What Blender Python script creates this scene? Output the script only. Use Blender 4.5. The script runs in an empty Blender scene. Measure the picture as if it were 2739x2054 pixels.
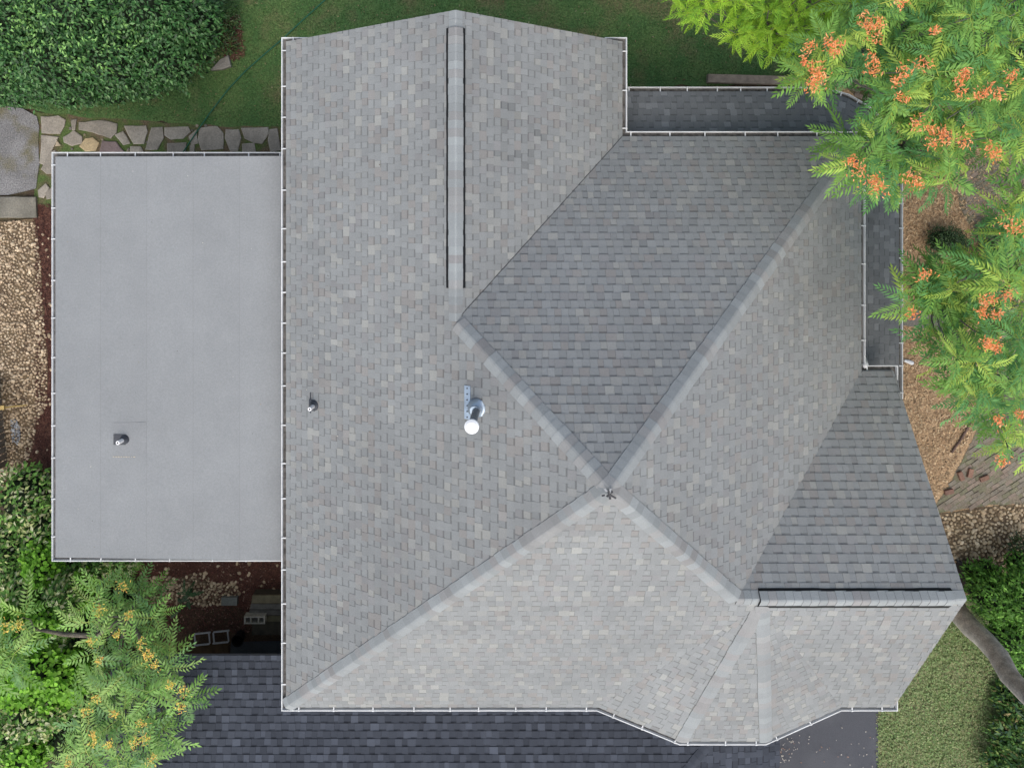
import bpy, math, random
import numpy as np
from mathutils import Vector, Matrix
random.seed(7); RNG = np.random.default_rng(11)

# ------------------------------------------------------------------ camera
SC = bpy.context.scene
ZE = 3.4                    # height of the main eaves
S = 144.0                   # plan units per metre at the eaves
NX, NY, F = 1219.0, 592.0, 2000.0
ZC = ZE + F / S             # camera height
cam = bpy.data.cameras.new('camera'); camo = bpy.data.objects.new('camera', cam)
SC.collection.objects.link(camo); SC.camera = camo
camo.location = (0, 0, ZC); camo.rotation_euler = (0, 0, 0)
cam.sensor_fit = 'HORIZONTAL'; cam.sensor_width = 36.0
cam.lens = 36.0 * F / 2739.0
cam.shift_x = (1369.5 - NX) / 2739.0; cam.shift_y = -(1027.0 - NY) / 2739.0
cam.clip_start = 0.1; cam.clip_end = 1000

# ------------------------------------------------------------------ sky, sun, exposure
SUN_EL = 58.0
w = bpy.data.worlds.new('World'); SC.world = w; w.use_nodes = True
nt = w.node_tree; bg = nt.nodes['Background']
sky = nt.nodes.new('ShaderNodeTexSky'); sky.sky_type = 'NISHITA'; sky.sun_disc = False
sky.sun_elevation = math.radians(SUN_EL); sky.sun_rotation = math.radians(180)
sky.air_density = 1.0; sky.dust_density = 4.5; sky.ozone_density = 0.5
nt.links.new(sky.outputs[0], bg.inputs[0]); bg.inputs[1].default_value = 0.12
sl = bpy.data.lights.new('sun', 'SUN'); slo = bpy.data.objects.new('sun', sl); SC.collection.objects.link(slo)
sl.energy = 1.5; sl.angle = math.radians(110); sl.color = (0.985, 1.0, 0.955)
slo.rotation_euler = (math.radians(90 - SUN_EL), 0, math.radians(-4)); slo.location = (0, -20, 30)
SC.view_settings.view_transform = 'Standard'; SC.view_settings.look = 'None'
SC.view_settings.gamma = 1.0; SC.view_settings.exposure = 0.50; SC.view_settings.use_curve_mapping = False
SC.render.engine = 'CYCLES'

# ------------------------------------------------------------------ helpers
COL = SC.collection
def W(x, y, h=0.0):
    "plan units at the eave level (h above the eaves in the same units) -> metres"
    return Vector(((x - NX) / S, -(y - NY) / S, ZE + h / S))
def at(px, py, z=0.0):
    "the point at height z that lies along the line through this picture position"
    k = (ZC - z) / F
    return Vector(((px - NX) * k, -(py - NY) * k, z))

WORLD = {}
def link(o, parent=None, wm=None):
    COL.objects.link(o)
    wm = wm or Matrix.Identity(4)
    if parent is not None:
        o.parent = parent
        o.matrix_parent_inverse = WORLD[parent.name].inverted()
    o.matrix_basis = wm
    WORLD[o.name] = wm
    return o
def tag(o, label=None, cat=None, group=None, kind=None):
    if label: o['label'] = label
    if cat: o['category'] = cat
    if group: o['group'] = group
    if kind: o['kind'] = kind
    return o
def thing(name, loc, label, cat, group=None):
    o = bpy.data.objects.new(name, None); o.empty_display_size = 0.2
    link(o, None, Matrix.Translation(Vector(loc)))
    return tag(o, label, cat, group)

class MB:
    def __init__(s): s.v = []; s.f = []; s.c = []; s.m = []
    def face(s, pts, col=(.5, .5, .5), mi=0):
        b = len(s.v); s.v.extend([tuple(p) for p in pts]); s.f.append(tuple(range(b, b + len(pts)))); s.c.append(col); s.m.append(mi)
    def add(s, vs, fs, col=(.5, .5, .5), mi=0):
        b = len(s.v); s.v.extend([tuple(p) for p in vs])
        for i, f in enumerate(fs):
            s.f.append(tuple(b + k for k in f)); s.c.append(col if not isinstance(col, list) else col[i]); s.m.append(mi)
    def box(s, c, dx, dy, dz, rz=0.0, col=(.5, .5, .5), mi=0, tilt=None):
        R = Matrix.Rotation(rz, 3, 'Z')
        if tilt is not None: R = R @ tilt
        c = Vector(c)
        vs = [c + R @ Vector((sx * dx / 2, sy * dy / 2, sz * dz / 2)) for sz in (-1, 1) for sx, sy in ((-1, -1), (1, -1), (1, 1), (-1, 1))]
        s.add(vs, [(3, 2, 1, 0), (4, 5, 6, 7), (0, 1, 5, 4), (1, 2, 6, 5), (2, 3, 7, 6), (3, 0, 4, 7)], col, mi)
    def prism(s, top, z0, col=(.5, .5, .5), mi=0, inset=0.0):
        "a slab under a ring of 3D points, down to z0 (a number) or by a vector"
        n = len(top); top = [Vector(p) for p in top]
        bot = [Vector((p.x, p.y, z0)) for p in top]
        ar = sum(top[i].x * top[(i + 1) % n].y - top[(i + 1) % n].x * top[i].y for i in range(n))
        fl = [tuple(range(n)), tuple(range(2 * n - 1, n - 1, -1))] + [(i, i + n, (i + 1) % n + n, (i + 1) % n) for i in range(n)]
        if ar < 0: fl = [f[::-1] for f in fl]
        s.add(top + bot, fl, col, mi)
    def tube(s, pts, rad, n=8, col=(.5, .5, .5), mi=0, cap=True):
        pts = [Vector(p) for p in pts]; k = len(pts)
        if not hasattr(rad, '__len__'): rad = [rad] * k
        vs = []; ref = Vector((0, 0, 1))
        for i, p in enumerate(pts):
            d = (pts[min(i + 1, k - 1)] - pts[max(i - 1, 0)]).normalized()
            a = d.cross(ref)
            if a.length < 1e-3: a = d.cross(Vector((1, 0, 0)))
            a.normalize(); b = d.cross(a)
            for j in range(n):
                t = 2 * math.pi * j / n; vs.append(p + (a * math.cos(t) + b * math.sin(t)) * rad[i])
        fs = [(i * n + j, i * n + (j + 1) % n, (i + 1) * n + (j + 1) % n, (i + 1) * n + j) for i in range(k - 1) for j in range(n)]
        if cap: fs += [tuple(range(n))[::-1], tuple(range((k - 1) * n, k * n))]
        s.add(vs, fs, col, mi)
    def build(s, name, mats, parent=None, smooth=False, kind=None, wm=None):
        me = bpy.data.meshes.new(name); me.from_pydata(s.v, [], s.f)
        ca = me.color_attributes.new('Col', 'FLOAT_COLOR', 'CORNER')
        arr = np.ones((len(me.loops), 4), np.float32); i = 0
        cnt = np.array([len(f) for f in s.f]); arr[:, :3] = np.repeat(np.array(s.c, np.float32).reshape(-1, 3), cnt, axis=0)
        ca.data.foreach_set('color', arr.ravel())
        for m in (mats if isinstance(mats, (list, tuple)) else [mats]): me.materials.append(m)
        me.polygons.foreach_set('material_index', np.array(s.m, np.int32))
        if smooth: me.polygons.foreach_set('use_smooth', np.ones(len(s.f), bool))
        me.update()
        o = bpy.data.objects.new(name, me); link(o, parent, wm)
        if kind: o['kind'] = kind
        return o

def np_mesh(name, V, FQ, C, mat, parent=None, kind=None, per=None, smooth=False):
    "V (n,3), FQ (m,k) faces of equal size, C (m,3) face colours"
    me = bpy.data.meshes.new(name); m, k = FQ.shape
    me.vertices.add(len(V)); me.vertices.foreach_set('co', V.astype(np.float32).ravel())
    me.loops.add(m * k); me.loops.foreach_set('vertex_index', FQ.astype(np.int32).ravel())
    me.polygons.add(m); me.polygons.foreach_set('loop_start', np.arange(0, m * k, k, dtype=np.int32))
    me.update(calc_edges=True); me.validate()
    ca = me.color_attributes.new('Col', 'FLOAT_COLOR', 'CORNER')
    arr = np.ones((m * k, 4), np.float32); arr[:, :3] = np.repeat(C, k, axis=0)
    ca.data.foreach_set('color', arr.ravel())
    if smooth: me.polygons.foreach_set('use_smooth', np.ones(m, bool))
    me.materials.append(mat)
    o = bpy.data.objects.new(name, me); link(o, parent)
    if kind: o['kind'] = kind
    return o

# ------------------------------------------------------------------ materials
def mat(name, color=None, rough=0.85, noise=None, bump=None, transl=0.0, metal=0.0, spec=0.3):
    """color None: take the colour attribute. noise = list of (scale, lo, hi[, detail]) multiplied in. bump=(scale, strength)"""
    m = bpy.data.materials.new(name); m.use_nodes = True; n = m.node_tree; N = n.nodes; L = n.links
    b = N['Principled BSDF']; b.inputs['Roughness'].default_value = rough; b.inputs['Metallic'].default_value = metal
    b.inputs['Specular IOR Level'].default_value = spec
    if color is None:
        a = N.new('ShaderNodeAttribute'); a.attribute_name = 'Col'; out = a.outputs['Color']
    else:
        a = N.new('ShaderNodeRGB'); a.outputs[0].default_value = (*color, 1); out = a.outputs[0]
    tc = N.new('ShaderNodeTexCoord')
    geo = N.new('ShaderNodeNewGeometry')
    for q in (noise or []):
        t = N.new('ShaderNodeTexNoise'); t.inputs['Scale'].default_value = q[0]; t.inputs['Detail'].default_value = q[3] if len(q) > 3 else 3
        L.new(geo.outputs['Position'], t.inputs['Vector'])
        r = N.new('ShaderNodeMapRange'); r.inputs[1].default_value = .3; r.inputs[2].default_value = .7; r.inputs[3].default_value = q[1]; r.inputs[4].default_value = q[2]
        L.new(t.outputs['Fac'], r.inputs[0])
        x = N.new('ShaderNodeVectorMath'); x.operation = 'SCALE'; L.new(out, x.inputs[0]); L.new(r.outputs[0], x.inputs['Scale']); out = x.outputs[0]
    L.new(out, b.inputs['Base Color'])
    if bump:
        t = N.new('ShaderNodeTexNoise'); t.inputs['Scale'].default_value = bump[0]; L.new(geo.outputs['Position'], t.inputs['Vector'])
        bp = N.new('ShaderNodeBump'); bp.inputs['Strength'].default_value = bump[1]; bp.inputs['Distance'].default_value = 0.02
        L.new(t.outputs['Fac'], bp.inputs['Height']); L.new(bp.outputs[0], b.inputs['Normal'])
    if transl > 0:
        tr = N.new('ShaderNodeBsdfTranslucent'); L.new(out, tr.inputs[0]); mx = N.new('ShaderNodeMixShader'); mx.inputs[0].default_value = transl
        L.new(b.outputs[0], mx.inputs[1]); L.new(tr.outputs[0], mx.inputs[2]); L.new(mx.outputs[0], N['Material Output'].inputs[0])
    return m
def mat2(name, c1, c2, scale, rough=.9, lo=.4, hi=.6, fine=(40, .8, 1.2), detail=4, bump=None, c3=None, s3=1.0):
    "two colours mixed by noise"
    m = bpy.data.materials.new(name); m.use_nodes = True; n = m.node_tree; N = n.nodes; L = n.links
    b = N['Principled BSDF']; b.inputs['Roughness'].default_value = rough; b.inputs['Specular IOR Level'].default_value = .2
    geo = N.new('ShaderNodeNewGeometry')
    def nz(s, l, h, d=4):
        t = N.new('ShaderNodeTexNoise'); t.inputs['Scale'].default_value = s; t.inputs['Detail'].default_value = d
        L.new(geo.outputs['Position'], t.inputs['Vector'])
        r = N.new('ShaderNodeMapRange'); r.inputs[1].default_value = l; r.inputs[2].default_value = h
        L.new(t.outputs['Fac'], r.inputs[0]); return r.outputs[0], t
    def mix(f, a, bb):
        x = N.new('ShaderNodeMix'); x.data_type = 'RGBA'; L.new(f, x.inputs[0])
        for i, q in ((6, a), (7, bb)):
            if isinstance(q, tuple): x.inputs[i].default_value = (*q, 1)
            else: L.new(q, x.inputs[i])
        return x.outputs[2]
    f, _ = nz(scale, lo, hi, detail); out = mix(f, c1, c2)
    if c3: f3, _ = nz(s3, .5, .65, 5); out = mix(f3, out, c3)
    t = N.new('ShaderNodeTexNoise'); t.inputs['Scale'].default_value = fine[0]; t.inputs['Detail'].default_value = 3; L.new(geo.outputs['Position'], t.inputs['Vector'])
    r = N.new('ShaderNodeMapRange'); r.inputs[1].default_value = .3; r.inputs[2].default_value = .7; r.inputs[3].default_value = fine[1]; r.inputs[4].default_value = fine[2]; L.new(t.outputs['Fac'], r.inputs[0])
    x = N.new('ShaderNodeVectorMath'); x.operation = 'SCALE'; L.new(out, x.inputs[0]); L.new(r.outputs[0], x.inputs['Scale'])
    L.new(x.outputs[0], b.inputs['Base Color'])
    if bump:
        bp = N.new('ShaderNodeBump'); bp.inputs['Strength'].default_value = bump; bp.inputs['Distance'].default_value = .02
        L.new(t.outputs['Fac'], bp.inputs['Height']); L.new(bp.outputs[0], b.inputs['Normal'])
    return m
M_SHINGLE = mat('asphalt_shingle', None, .95, [(0.45, .91, 1.07, 6), (2.6, .96, 1.03, 4), (140, .82, 1.18, 2)], (160, .35), spec=.15)
M_MEMBRANE = mat('roll_roofing', None, .9, [(.45, .94, 1.04, 6), (2.2, .96, 1.03, 5), (30, .93, 1.07, 5), (150, .86, 1.14, 2)], (140, .2), spec=.2)
M_WHITE = mat('white_painted_metal', (.66, .68, .69), .5, [(2.5, .82, 1.05, 5)])
M_GRIME = mat('gutter_grime', (.10, .095, .09), .95, [(14, .5, 1.6)])
M_BLACK = mat('black_plastic', (.012, .013, .015), .6)
M_WALL = mat('pale_siding', (.5, .49, .46), .8, [(4, .9, 1.05)])
M_GALV = mat('galvanised_steel', (.42, .50, .58), .38, [(9, .8, 1.15)], metal=.6)
M_PVC = mat('white_pvc', (.8, .8, .8), .4)
M_BOOT = mat('dark_rubber', (.05, .055, .065), .55, [(20, .8, 1.3)])
M_ATTR = mat('painted_colour', None, .85, [(25, .85, 1.15)])
M_STONE = mat('flagstone', None, .9, [(3, .8, 1.15), (30, .82, 1.15)], (35, .5))
M_ROCK = mat('river_rock', None, .85, [(40, .85, 1.12)])
M_LEAF = mat('leaf', None, .42, [(6, .85, 1.15)], transl=.22, spec=.45)
M_LEAF_SOFT = mat('soft_leaf', None, .55, [(6, .85, 1.15)], transl=.3, spec=.3)
M_SEED = mat('seed', None, .6, transl=.25)
M_BARK = mat('bark', None, .95, [(6, .7, 1.25), (40, .7, 1.25)], (45, .8))
M_WOOD = mat('weathered_wood', None, .9, [(8, .75, 1.2), (60, .85, 1.12)])
M_LAWN = mat2('mown_lawn', (.060, .125, .040), (.085, .145, .048), 1.6, fine=(26, .6, 1.45), bump=.6, c3=(.120, .125, .058), s3=1.1)
M_CLOVER = mat2('weedy_lawn', (.165, .22, .085), (.24, .25, .13), 1.3, fine=(22, .7, 1.3), bump=.8)
M_SOIL = mat2('soil', (.07, .050, .035), (.10, .085, .05), 2, fine=(30, .6, 1.4), bump=.6)
M_MOSS = mat2('mossy_soil', (.12, .092, .058), (.075, .115, .035), 2.6, fine=(35, .6, 1.4), bump=.6)
M_MULCH = mat2('red_brown_mulch', (.085, .036, .027), (.115, .056, .040), 3, fine=(45, .45, 1.6), bump=.9)
M_CHIP = mat2('wood_chip_bed', (.43, .30, .18), (.35, .235, .135), 1.5, fine=(32, .55, 1.5), bump=.9)
M_ASPHALT = mat2('asphalt', (.20, .198, .198), (.155, .153, .153), 1.6, fine=(34, .6, 1.5), bump=.6, c3=(.13, .12, .08), s3=1.7)
M_DRIVE = mat2('dark_driveway', (.072, .076, .088), (.090, .094, .106), .8, fine=(90, .75, 1.3), bump=.2)
M_CONC = mat2('concrete', (.20, .19, .165), (.16, .155, .13), 2.5, fine=(50, .8, 1.2), bump=.3)
M_GRAVELBED = mat2('gravel_bed', (.17, .125, .075), (.12, .085, .055), 4, fine=(30, .5, 1.4), bump=.8)

# ------------------------------------------------------------------ point scatter helpers
def in_poly(P, poly):
    poly = np.array(poly, float); x, y = P[:, 0], P[:, 1]; ins = np.zeros(len(P), bool); n = len(poly)
    for i in range(n):
        x1, y1 = poly[i]; x2, y2 = poly[(i + 1) % n]
        c = ((y1 > y) != (y2 > y)) & (x < (x2 - x1) * (y - y1) / (y2 - y1 + 1e-12) + x1); ins ^= c
    return ins
def scatter(poly, n):
    poly = np.array(poly, float); lo, hi = poly.min(0), poly.max(0); out = np.zeros((0, 2))
    while len(out) < n:
        q = RNG.uniform(lo, hi, (n * 2, 2)); out = np.vstack([out, q[in_poly(q, poly)]])
    return out[:n]
def spaced(poly, dmin, tries=4000):
    pts = []
    for q in scatter(poly, tries):
        if all((q[0] - p[0]) ** 2 + (q[1] - p[1]) ** 2 > dmin * dmin for p in pts): pts.append(q)
    return np.array(pts)
def at_np(P, z):
    k = (ZC - z) / F
    return np.stack([(P[:, 0] - NX) * k, -(P[:, 1] - NY) * k, np.broadcast_to(z, len(P))], 1)
def rotm(az, tilt, roll):
    ca, sa, ct, st, cr, sr = np.cos(az), np.sin(az), np.cos(tilt), np.sin(tilt), np.cos(roll), np.sin(roll)
    z = np.zeros_like(az); o = np.ones_like(az)
    Rz = np.stack([np.stack([ca, -sa, z], -1), np.stack([sa, ca, z], -1), np.stack([z, z, o], -1)], -2)
    Ry = np.stack([np.stack([ct, z, st], -1), np.stack([z, o, z], -1), np.stack([-st, z, ct], -1)], -2)
    Rx = np.stack([np.stack([o, z, z], -1), np.stack([z, cr, -sr], -1), np.stack([z, sr, cr], -1)], -2)
    return Rz @ Ry @ Rx
LEAF_V = np.array([[0, 0, 0], [.38, -.5, .10], [.38, .5, .10], [1, 0, -.06], [.42, 0, -.02]], float)   # lance leaf folded along the midrib
LEAF_F = np.array([[0, 1, 4, 4], [1, 3, 4, 4], [0, 4, 2, 2], [4, 3, 2, 2]])
LEAF_T = np.array([[0, 1, 4], [1, 3, 4], [0, 4, 2], [4, 3, 2]])
def leaves_mesh(name, pos, az, tilt, roll, length, width, cols, m, parent=None, kind=None, shape=None, tris=None):
    sv = LEAF_V if shape is None else shape; st = LEAF_T if tris is None else tris
    n = len(pos); Rm = rotm(az, tilt, roll)
    v = sv[None] * np.stack([length, width, length], -1)[:, None, :]
    v = np.einsum('nij,nkj->nki', Rm, v) + pos[:, None, :]
    k = len(sv); f = (st[None] + (np.arange(n) * k)[:, None, None]).reshape(-1, 3)
    return np_mesh(name, v.reshape(-1, 3), f, np.repeat(cols, len(st), axis=0), m, parent, kind)
ROUND_V = np.array([[0, 0, 0]] + [[.5 + .5 * math.cos(a), .5 * math.sin(a), .05 * math.cos(2 * a)] for a in np.linspace(math.pi, 3 * math.pi, 9)[:-1] + .39], float)
ROUND_V[0] = [.5, 0, -.05]; ROUND_T = np.array([[0, 1 + i, 1 + (i + 1) % 8] for i in range(8)])
def pick(cols, n, jit=.15):
    c = np.array([q[1:] for q in cols]); w_ = np.array([q[0] for q in cols], float); w_ /= w_.sum()
    out = c[RNG.choice(len(c), n, p=w_)]; return np.clip(out * RNG.normal(1, jit, (n, 1)), .003, 1)

# ------------------------------------------------------------------ ground and paving
def sheet(name, pts, m, z, thick=0.0, label=None, kind='structure', jag=0.0):
    mb = MB(); P = []
    n = len(pts)
    for i in range(n):
        a = at(*pts[i], z); b = at(*pts[(i + 1) % n], z)
        k = max(1, int((b - a).length / .25)) if jag else 1
        for j in range(k):
            p = a.lerp(b, j / k)
            if jag: p += Vector((random.uniform(-jag, jag), random.uniform(-jag, jag), 0))
            P.append(p)
    if thick: mb.prism(P, z - thick)
    else:
        ar = sum(P[i].x * P[(i + 1) % len(P)].y - P[(i + 1) % len(P)].x * P[i].y for i in range(len(P)))
        mb.face(P if ar > 0 else P[::-1])
    o = mb.build(name, m); o['kind'] = kind
    if label: o['label'] = label
    return o
g = MB(); g.face([(-120, -120, -.02), (120, -120, -.02), (120, 120, -.02), (-120, 120, -.02)]); g.build('ground', M_SOIL)['kind'] = 'structure'
sheet('lawn', [(-900, -700), (3600, -700), (3600, 120), (2330, 215), (1880, 228), (1640, 240), (1640, 500), (800, 500), (780, 344), (560, 338), (330, 322), (240, 318), (120, 300), (20, 282), (-900, 280)], M_LAWN, 0.0, jag=.05)
sheet('lawn', [(2300, 1560), (2560, 1600), (2720, 1560), (3600, 1700), (3600, 3200), (2300, 3200)], M_CLOVER, 0.0, jag=.05)
path = sheet('flagstone_path', [(85, 296), (240, 316), (560, 336), (800, 342), (800, 560), (150, 560), (92, 545)], M_MOSS, 0.006, jag=.03)
sheet('asphalt_path', [(-700, 283), (15, 283), (60, 292), (97, 312), (104, 340), (103, 440), (96, 503), (60, 515), (20, 523), (-700, 523)], M_ASPHALT, 0.03, .04, jag=.02)
sheet('mulch_strip', [(90, 540), (240, 540), (240, 1330), (-300, 1330), (60, 1240), (100, 1100)], M_MULCH, 0.004, jag=.03)
sheet('mulch_strip', [(290, 1440), (830, 1440), (830, 1850), (200, 1850)], M_MULCH, 0.004, jag=.03)
sheet('gravel_bed', [(-500, 590), (92, 590), (108, 680), (112, 800), (122, 900), (126, 1010), (122, 1090), (96, 1130), (92, 1190), (66, 1250), (20, 1280), (-500, 1280)], M_GRAVELBED, 0.010, jag=.04)
sheet('gravel_bed', [(385, 1540), (430, 1538), (480, 1542), (540, 1530), (580, 1560), (630, 1560), (640, 1580), (612, 1612), (560, 1622), (470, 1612), (410, 1620), (360, 1600)], M_GRAVELBED, 0.010, jag=.05)
sheet('wood_chip_bed', [(2230, 225), (2900, 150), (3400, 300), (3400, 1600), (2300, 1600)], M_CHIP, 0.004, jag=.04)
brick_path = sheet('brick_path', [(2480, 1378), (2545, 1290), (2600, 1180), (2632, 1090), (2660, 960), (2650, 800), (2620, 660), (2570, 560), (2550, 480), (2600, 420), (2950, 330), (2950, 1330), (2650, 1352)], mat2('mossy_joints', (.205, .17, .13), (.155, .16, .095), 3, fine=(35, .7, 1.3), bump=.5), 0.012, jag=.03)
sheet('gravel_bed', [(2470, 1378), (2650, 1352), (2950, 1330), (2950, 1570), (2660, 1560), (2600, 1540), (2540, 1480)], M_GRAVELBED, 0.010, jag=.04)
sheet('driveway', [(2000, 1640), (2349, 1640), (2349, 2500), (1500, 2500), (1500, 1640)], M_DRIVE, 0.02, .03)
pavers = sheet('brick_walk', [(2255, 226), (2420, 205), (2460, 330), (2330, 300)], M_MOSS, 0.008)

# ------------------------------------------------------------------ shingle machinery
EXPO = 0.143
def clip_half(poly, a, b, c):
    out = []
    for i in range(len(poly)):
        p, q = poly[i], poly[(i + 1) % len(poly)]
        dp = a * p[0] + b * p[1] - c; dq = a * q[0] + b * q[1] - c
        if dp >= 0: out.append(p)
        if (dp >= 0) != (dq >= 0):
            t = dp / (dp - dq); out.append((p[0] + (q[0] - p[0]) * t, p[1] + (q[1] - p[1]) * t))
    return out
def clip_convex(poly, conv):
    ar = sum(conv[i][0] * conv[(i + 1) % len(conv)][1] - conv[(i + 1) % len(conv)][0] * conv[i][1] for i in range(len(conv)))
    if ar < 0: conv = conv[::-1]
    for i in range(len(conv)):
        p, q = conv[i], conv[(i + 1) % len(conv)]
        a, b = -(q[1] - p[1]), q[0] - p[0]
        poly = clip_half(poly, a, b, a * p[0] + b * p[1])
        if len(poly) < 3: return []
    return poly
def frame(e0, e1, up):
    e0, e1, up = Vector(e0), Vector(e1), Vector(up)
    u = (e1 - e0).normalized(); n = u.cross(up - e0).normalized()
    if n.z < 0: n = -n
    v = n.cross(u)
    if v.dot(up - e0) < 0: v = -v
    return e0, u, v, n
def grey_palette():
    r = random.random(); g = random.gauss(.266, .010)
    if r < .07: c = (g * 1.14, g * 1.165, g * 1.12)
    elif r < .17: c = (g * .985, g * .97, g * .945)
    elif r < .26: c = (g * .925, g * .945, g * .955)
    elif r < .38: c = (g * 1.03, g * 1.06, g * 1.04)
    else: c = (g * .95, g * 1.00, g * 1.01)
    return c
def dark_palette():
    r = random.random(); g = random.gauss(.066, .006)
    if r < .2: g *= 1.3
    elif r < .45: g *= .88
    return (g * .88, g * 1.0, g * 1.26)
def porch_palette():
    r = random.random(); g = random.gauss(.165, .009)
    if r < .12: g *= 1.3
    return (g * .94, g * 1.0, g * 1.05)
PIECES = {}; SCUFF = {}
def shingle_slope(key, slope_obj, fr, polys, pal, start=-.02, thick=1.0, band=.70, expo=EXPO):
    "laminated shingles: courses of teeth and recessed gaps, each piece its own solid, clipped to the slope"
    e0, u, v, n = fr
    P2 = [[((Vector(p) - e0).dot(u), (Vector(p) - e0).dot(v)) for p in poly] for poly in polys]
    us = [p[0] for q in P2 for p in q]; vs = [p[1] for q in P2 for p in q]
    j = 0; v0 = min(vs) + start
    bl = PIECES.setdefault(key, [])
    while v0 < max(vs):
        x = min(us) - random.uniform(0, .3); tooth = random.random() < .5
        while x < max(us):
            wd = random.uniform(.10, .175) if tooth else random.uniform(.085, .15)
            if slope_obj.name == SCUFF.get('o'):
                q_ = e0 + u * x + v * v0; dd = (q_ - SCUFF['c']).length
                scuff = dd < .6 and random.random() < .2
            else: scuff = False
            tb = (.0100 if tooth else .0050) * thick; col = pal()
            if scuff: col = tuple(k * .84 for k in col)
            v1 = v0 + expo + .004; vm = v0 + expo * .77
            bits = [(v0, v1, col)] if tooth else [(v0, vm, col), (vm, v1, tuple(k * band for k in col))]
            vv, ff, cc = [], [], []; area = 0
            for a, b, c in bits:
                for cv in P2:
                    pl = clip_convex([(x, a), (x + wd, a), (x + wd, b), (x, b)], cv)
                    if len(pl) < 3: continue
                    k = len(pl); base = len(vv)
                    ar = 0
                    for i in range(k): ar += pl[i][0] * pl[(i + 1) % k][1] - pl[(i + 1) % k][0] * pl[i][1]
                    if abs(ar) < 2e-5: continue
                    area += abs(ar) / 2
                    for (pu, pv) in pl:
                        h = .002 + tb * max(0, 1 - (pv - v0) / expo)
                        vv.append(e0 + u * pu + v * pv + n * h)
                    for (pu, pv) in pl: vv.append(e0 + u * pu + v * pv - n * .004)
                    ff.append(tuple(range(base, base + k))); cc.append(c)
                    for i in range(k):
                        i2 = (i + 1) % k
                        butt = abs(pl[i][1] - v0) < 1e-4 and abs(pl[i2][1] - v0) < 1e-4
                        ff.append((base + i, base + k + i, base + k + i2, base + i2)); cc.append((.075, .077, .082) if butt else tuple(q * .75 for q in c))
            if ff:
                # orientation: first two edge vectors decide
                if u.cross(v).dot(n) < 0: ff = [f[::-1] for f in ff]
                ctr = vv[0]; d = Vector((0, 0, ZC)) - ctr
                wgt = area * abs(n.dot(d.normalized())) / d.length_squared
                bl.append((wgt, vv, ff, cc, slope_obj))
            x += wd + .002; tooth = not tooth
        v0 += expo
def emit_shingles(key, root, m, lim=300, name='shingle'):
    L = sorted(PIECES[key], key=lambda q: -q[0])
    for q in L[:lim]:
        mb = MB(); mb.v = [tuple(p) for p in q[1]]; mb.f = q[2]; mb.c = q[3]; mb.m = [0] * len(q[2])
        mb.build(name, m, q[4])
    mb = MB()
    for q in L[lim:]:
        b = len(mb.v); mb.v.extend([tuple(p) for p in q[1]]); mb.f.extend([tuple(b + i for i in f) for f in q[2]]); mb.c.extend(q[3])
    mb.m = [0] * len(mb.f)
    if mb.f: mb.build(name + 's', m, root, kind='stuff')
def deck(name, polys, root, m, t=.10):
    mb = MB()
    for p in polys:
        p = [Vector(q) for q in p]
        n = (p[1] - p[0]).cross(p[2] - p[0]).normalized()
        if n.z < 0: n = -n; p = p[::-1]
        k = len(p); vs = [q - n * .006 for q in p] + [q - n * .006 - Vector((0, 0, t)) for q in p]
        mb.add(vs, [tuple(range(k)), tuple(range(2 * k - 1, k - 1, -1))] + [(i, i + k, (i + 1) % k + k, (i + 1) % k) for i in range(k)], (.14, .14, .145))
    return mb.build(name, m, root)
def cap_run(a, b, nl, nr, root, name='ridge_cap', wl=.15, raise_=.014, expo=.135, pal=None, flat=1.0, skip=None, jitter=.05):
    "overlapping bent caps from a (low end) to b along a hip or ridge; nl, nr: unit vectors down the two slopes"
    a, b = Vector(a), Vector(b); d = (b - a).normalized(); L = (b - a).length
    k = max(1, int(round(L / expo))); ex = L / k; out = []
    up = -(nl + nr)
    up = (up - d * up.dot(d)); up = Vector((0, 0, 1)) - d * d.z if up.length < .05 else up
    up.normalize()
    if up.z < 0: up = -up
    for i in range(k):
        if skip and skip(i / k): continue
        c = pal() if pal else cap_palette(); mb = MB()
        s0 = i * ex - .004; s1 = s0 + ex * 1.35
        if i == k - 1: s1 = s0 + ex
        w1 = wl + random.uniform(-.006, .006); jl = random.uniform(-.004, .004)
        rows = []
        for s, h in ((s0, raise_ + .009), (s1, raise_ + .001)):
            p = a + d * s
            row = [p + nl * w1 + up * (h - .004), p + nl * w1 * .45 + up * (h + .004), p + nl * w1 * .12 + up * (h + .007), p + nr * w1 * .12 + up * (h + .007), p + nr * w1 * .45 + up * (h + .004), p + nr * w1 + up * (h - .004)]
            rows.append(row)
        vs = rows[0] + rows[1] + [q - up * .012 for q in rows[0]] + [q - up * .012 for q in rows[1]]
        fs = []; cc = []
        for j in range(5):
            fs.append((j, j + 1, j + 7, j + 6)); cc.append(c)
            fs.append((12 + j, 13 + j, j + 1, j)); cc.append((.04, .04, .045))
        fs += [(0, 6, 18, 12), (5, 17, 23, 11)]; cc += [tuple(q * .35 for q in c)] * 2
        n = (vs[1] - vs[0]).cross(vs[7] - vs[0])
        if n.z < 0: fs = [f[::-1] for f in fs]
        mb.add(vs, fs, cc)
        out.append(mb.build(name, M_SHINGLE, root, smooth=False))
    return out
def cap_palette():
    g = random.gauss(.300, .018); r = random.random()
    if r < .2: return (g * .93, g * .95, g * .95)
    if r < .3: return (g * .85, g * .85, g * .85)
    return (g * .94, g * 1.01, g * 1.03)

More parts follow.
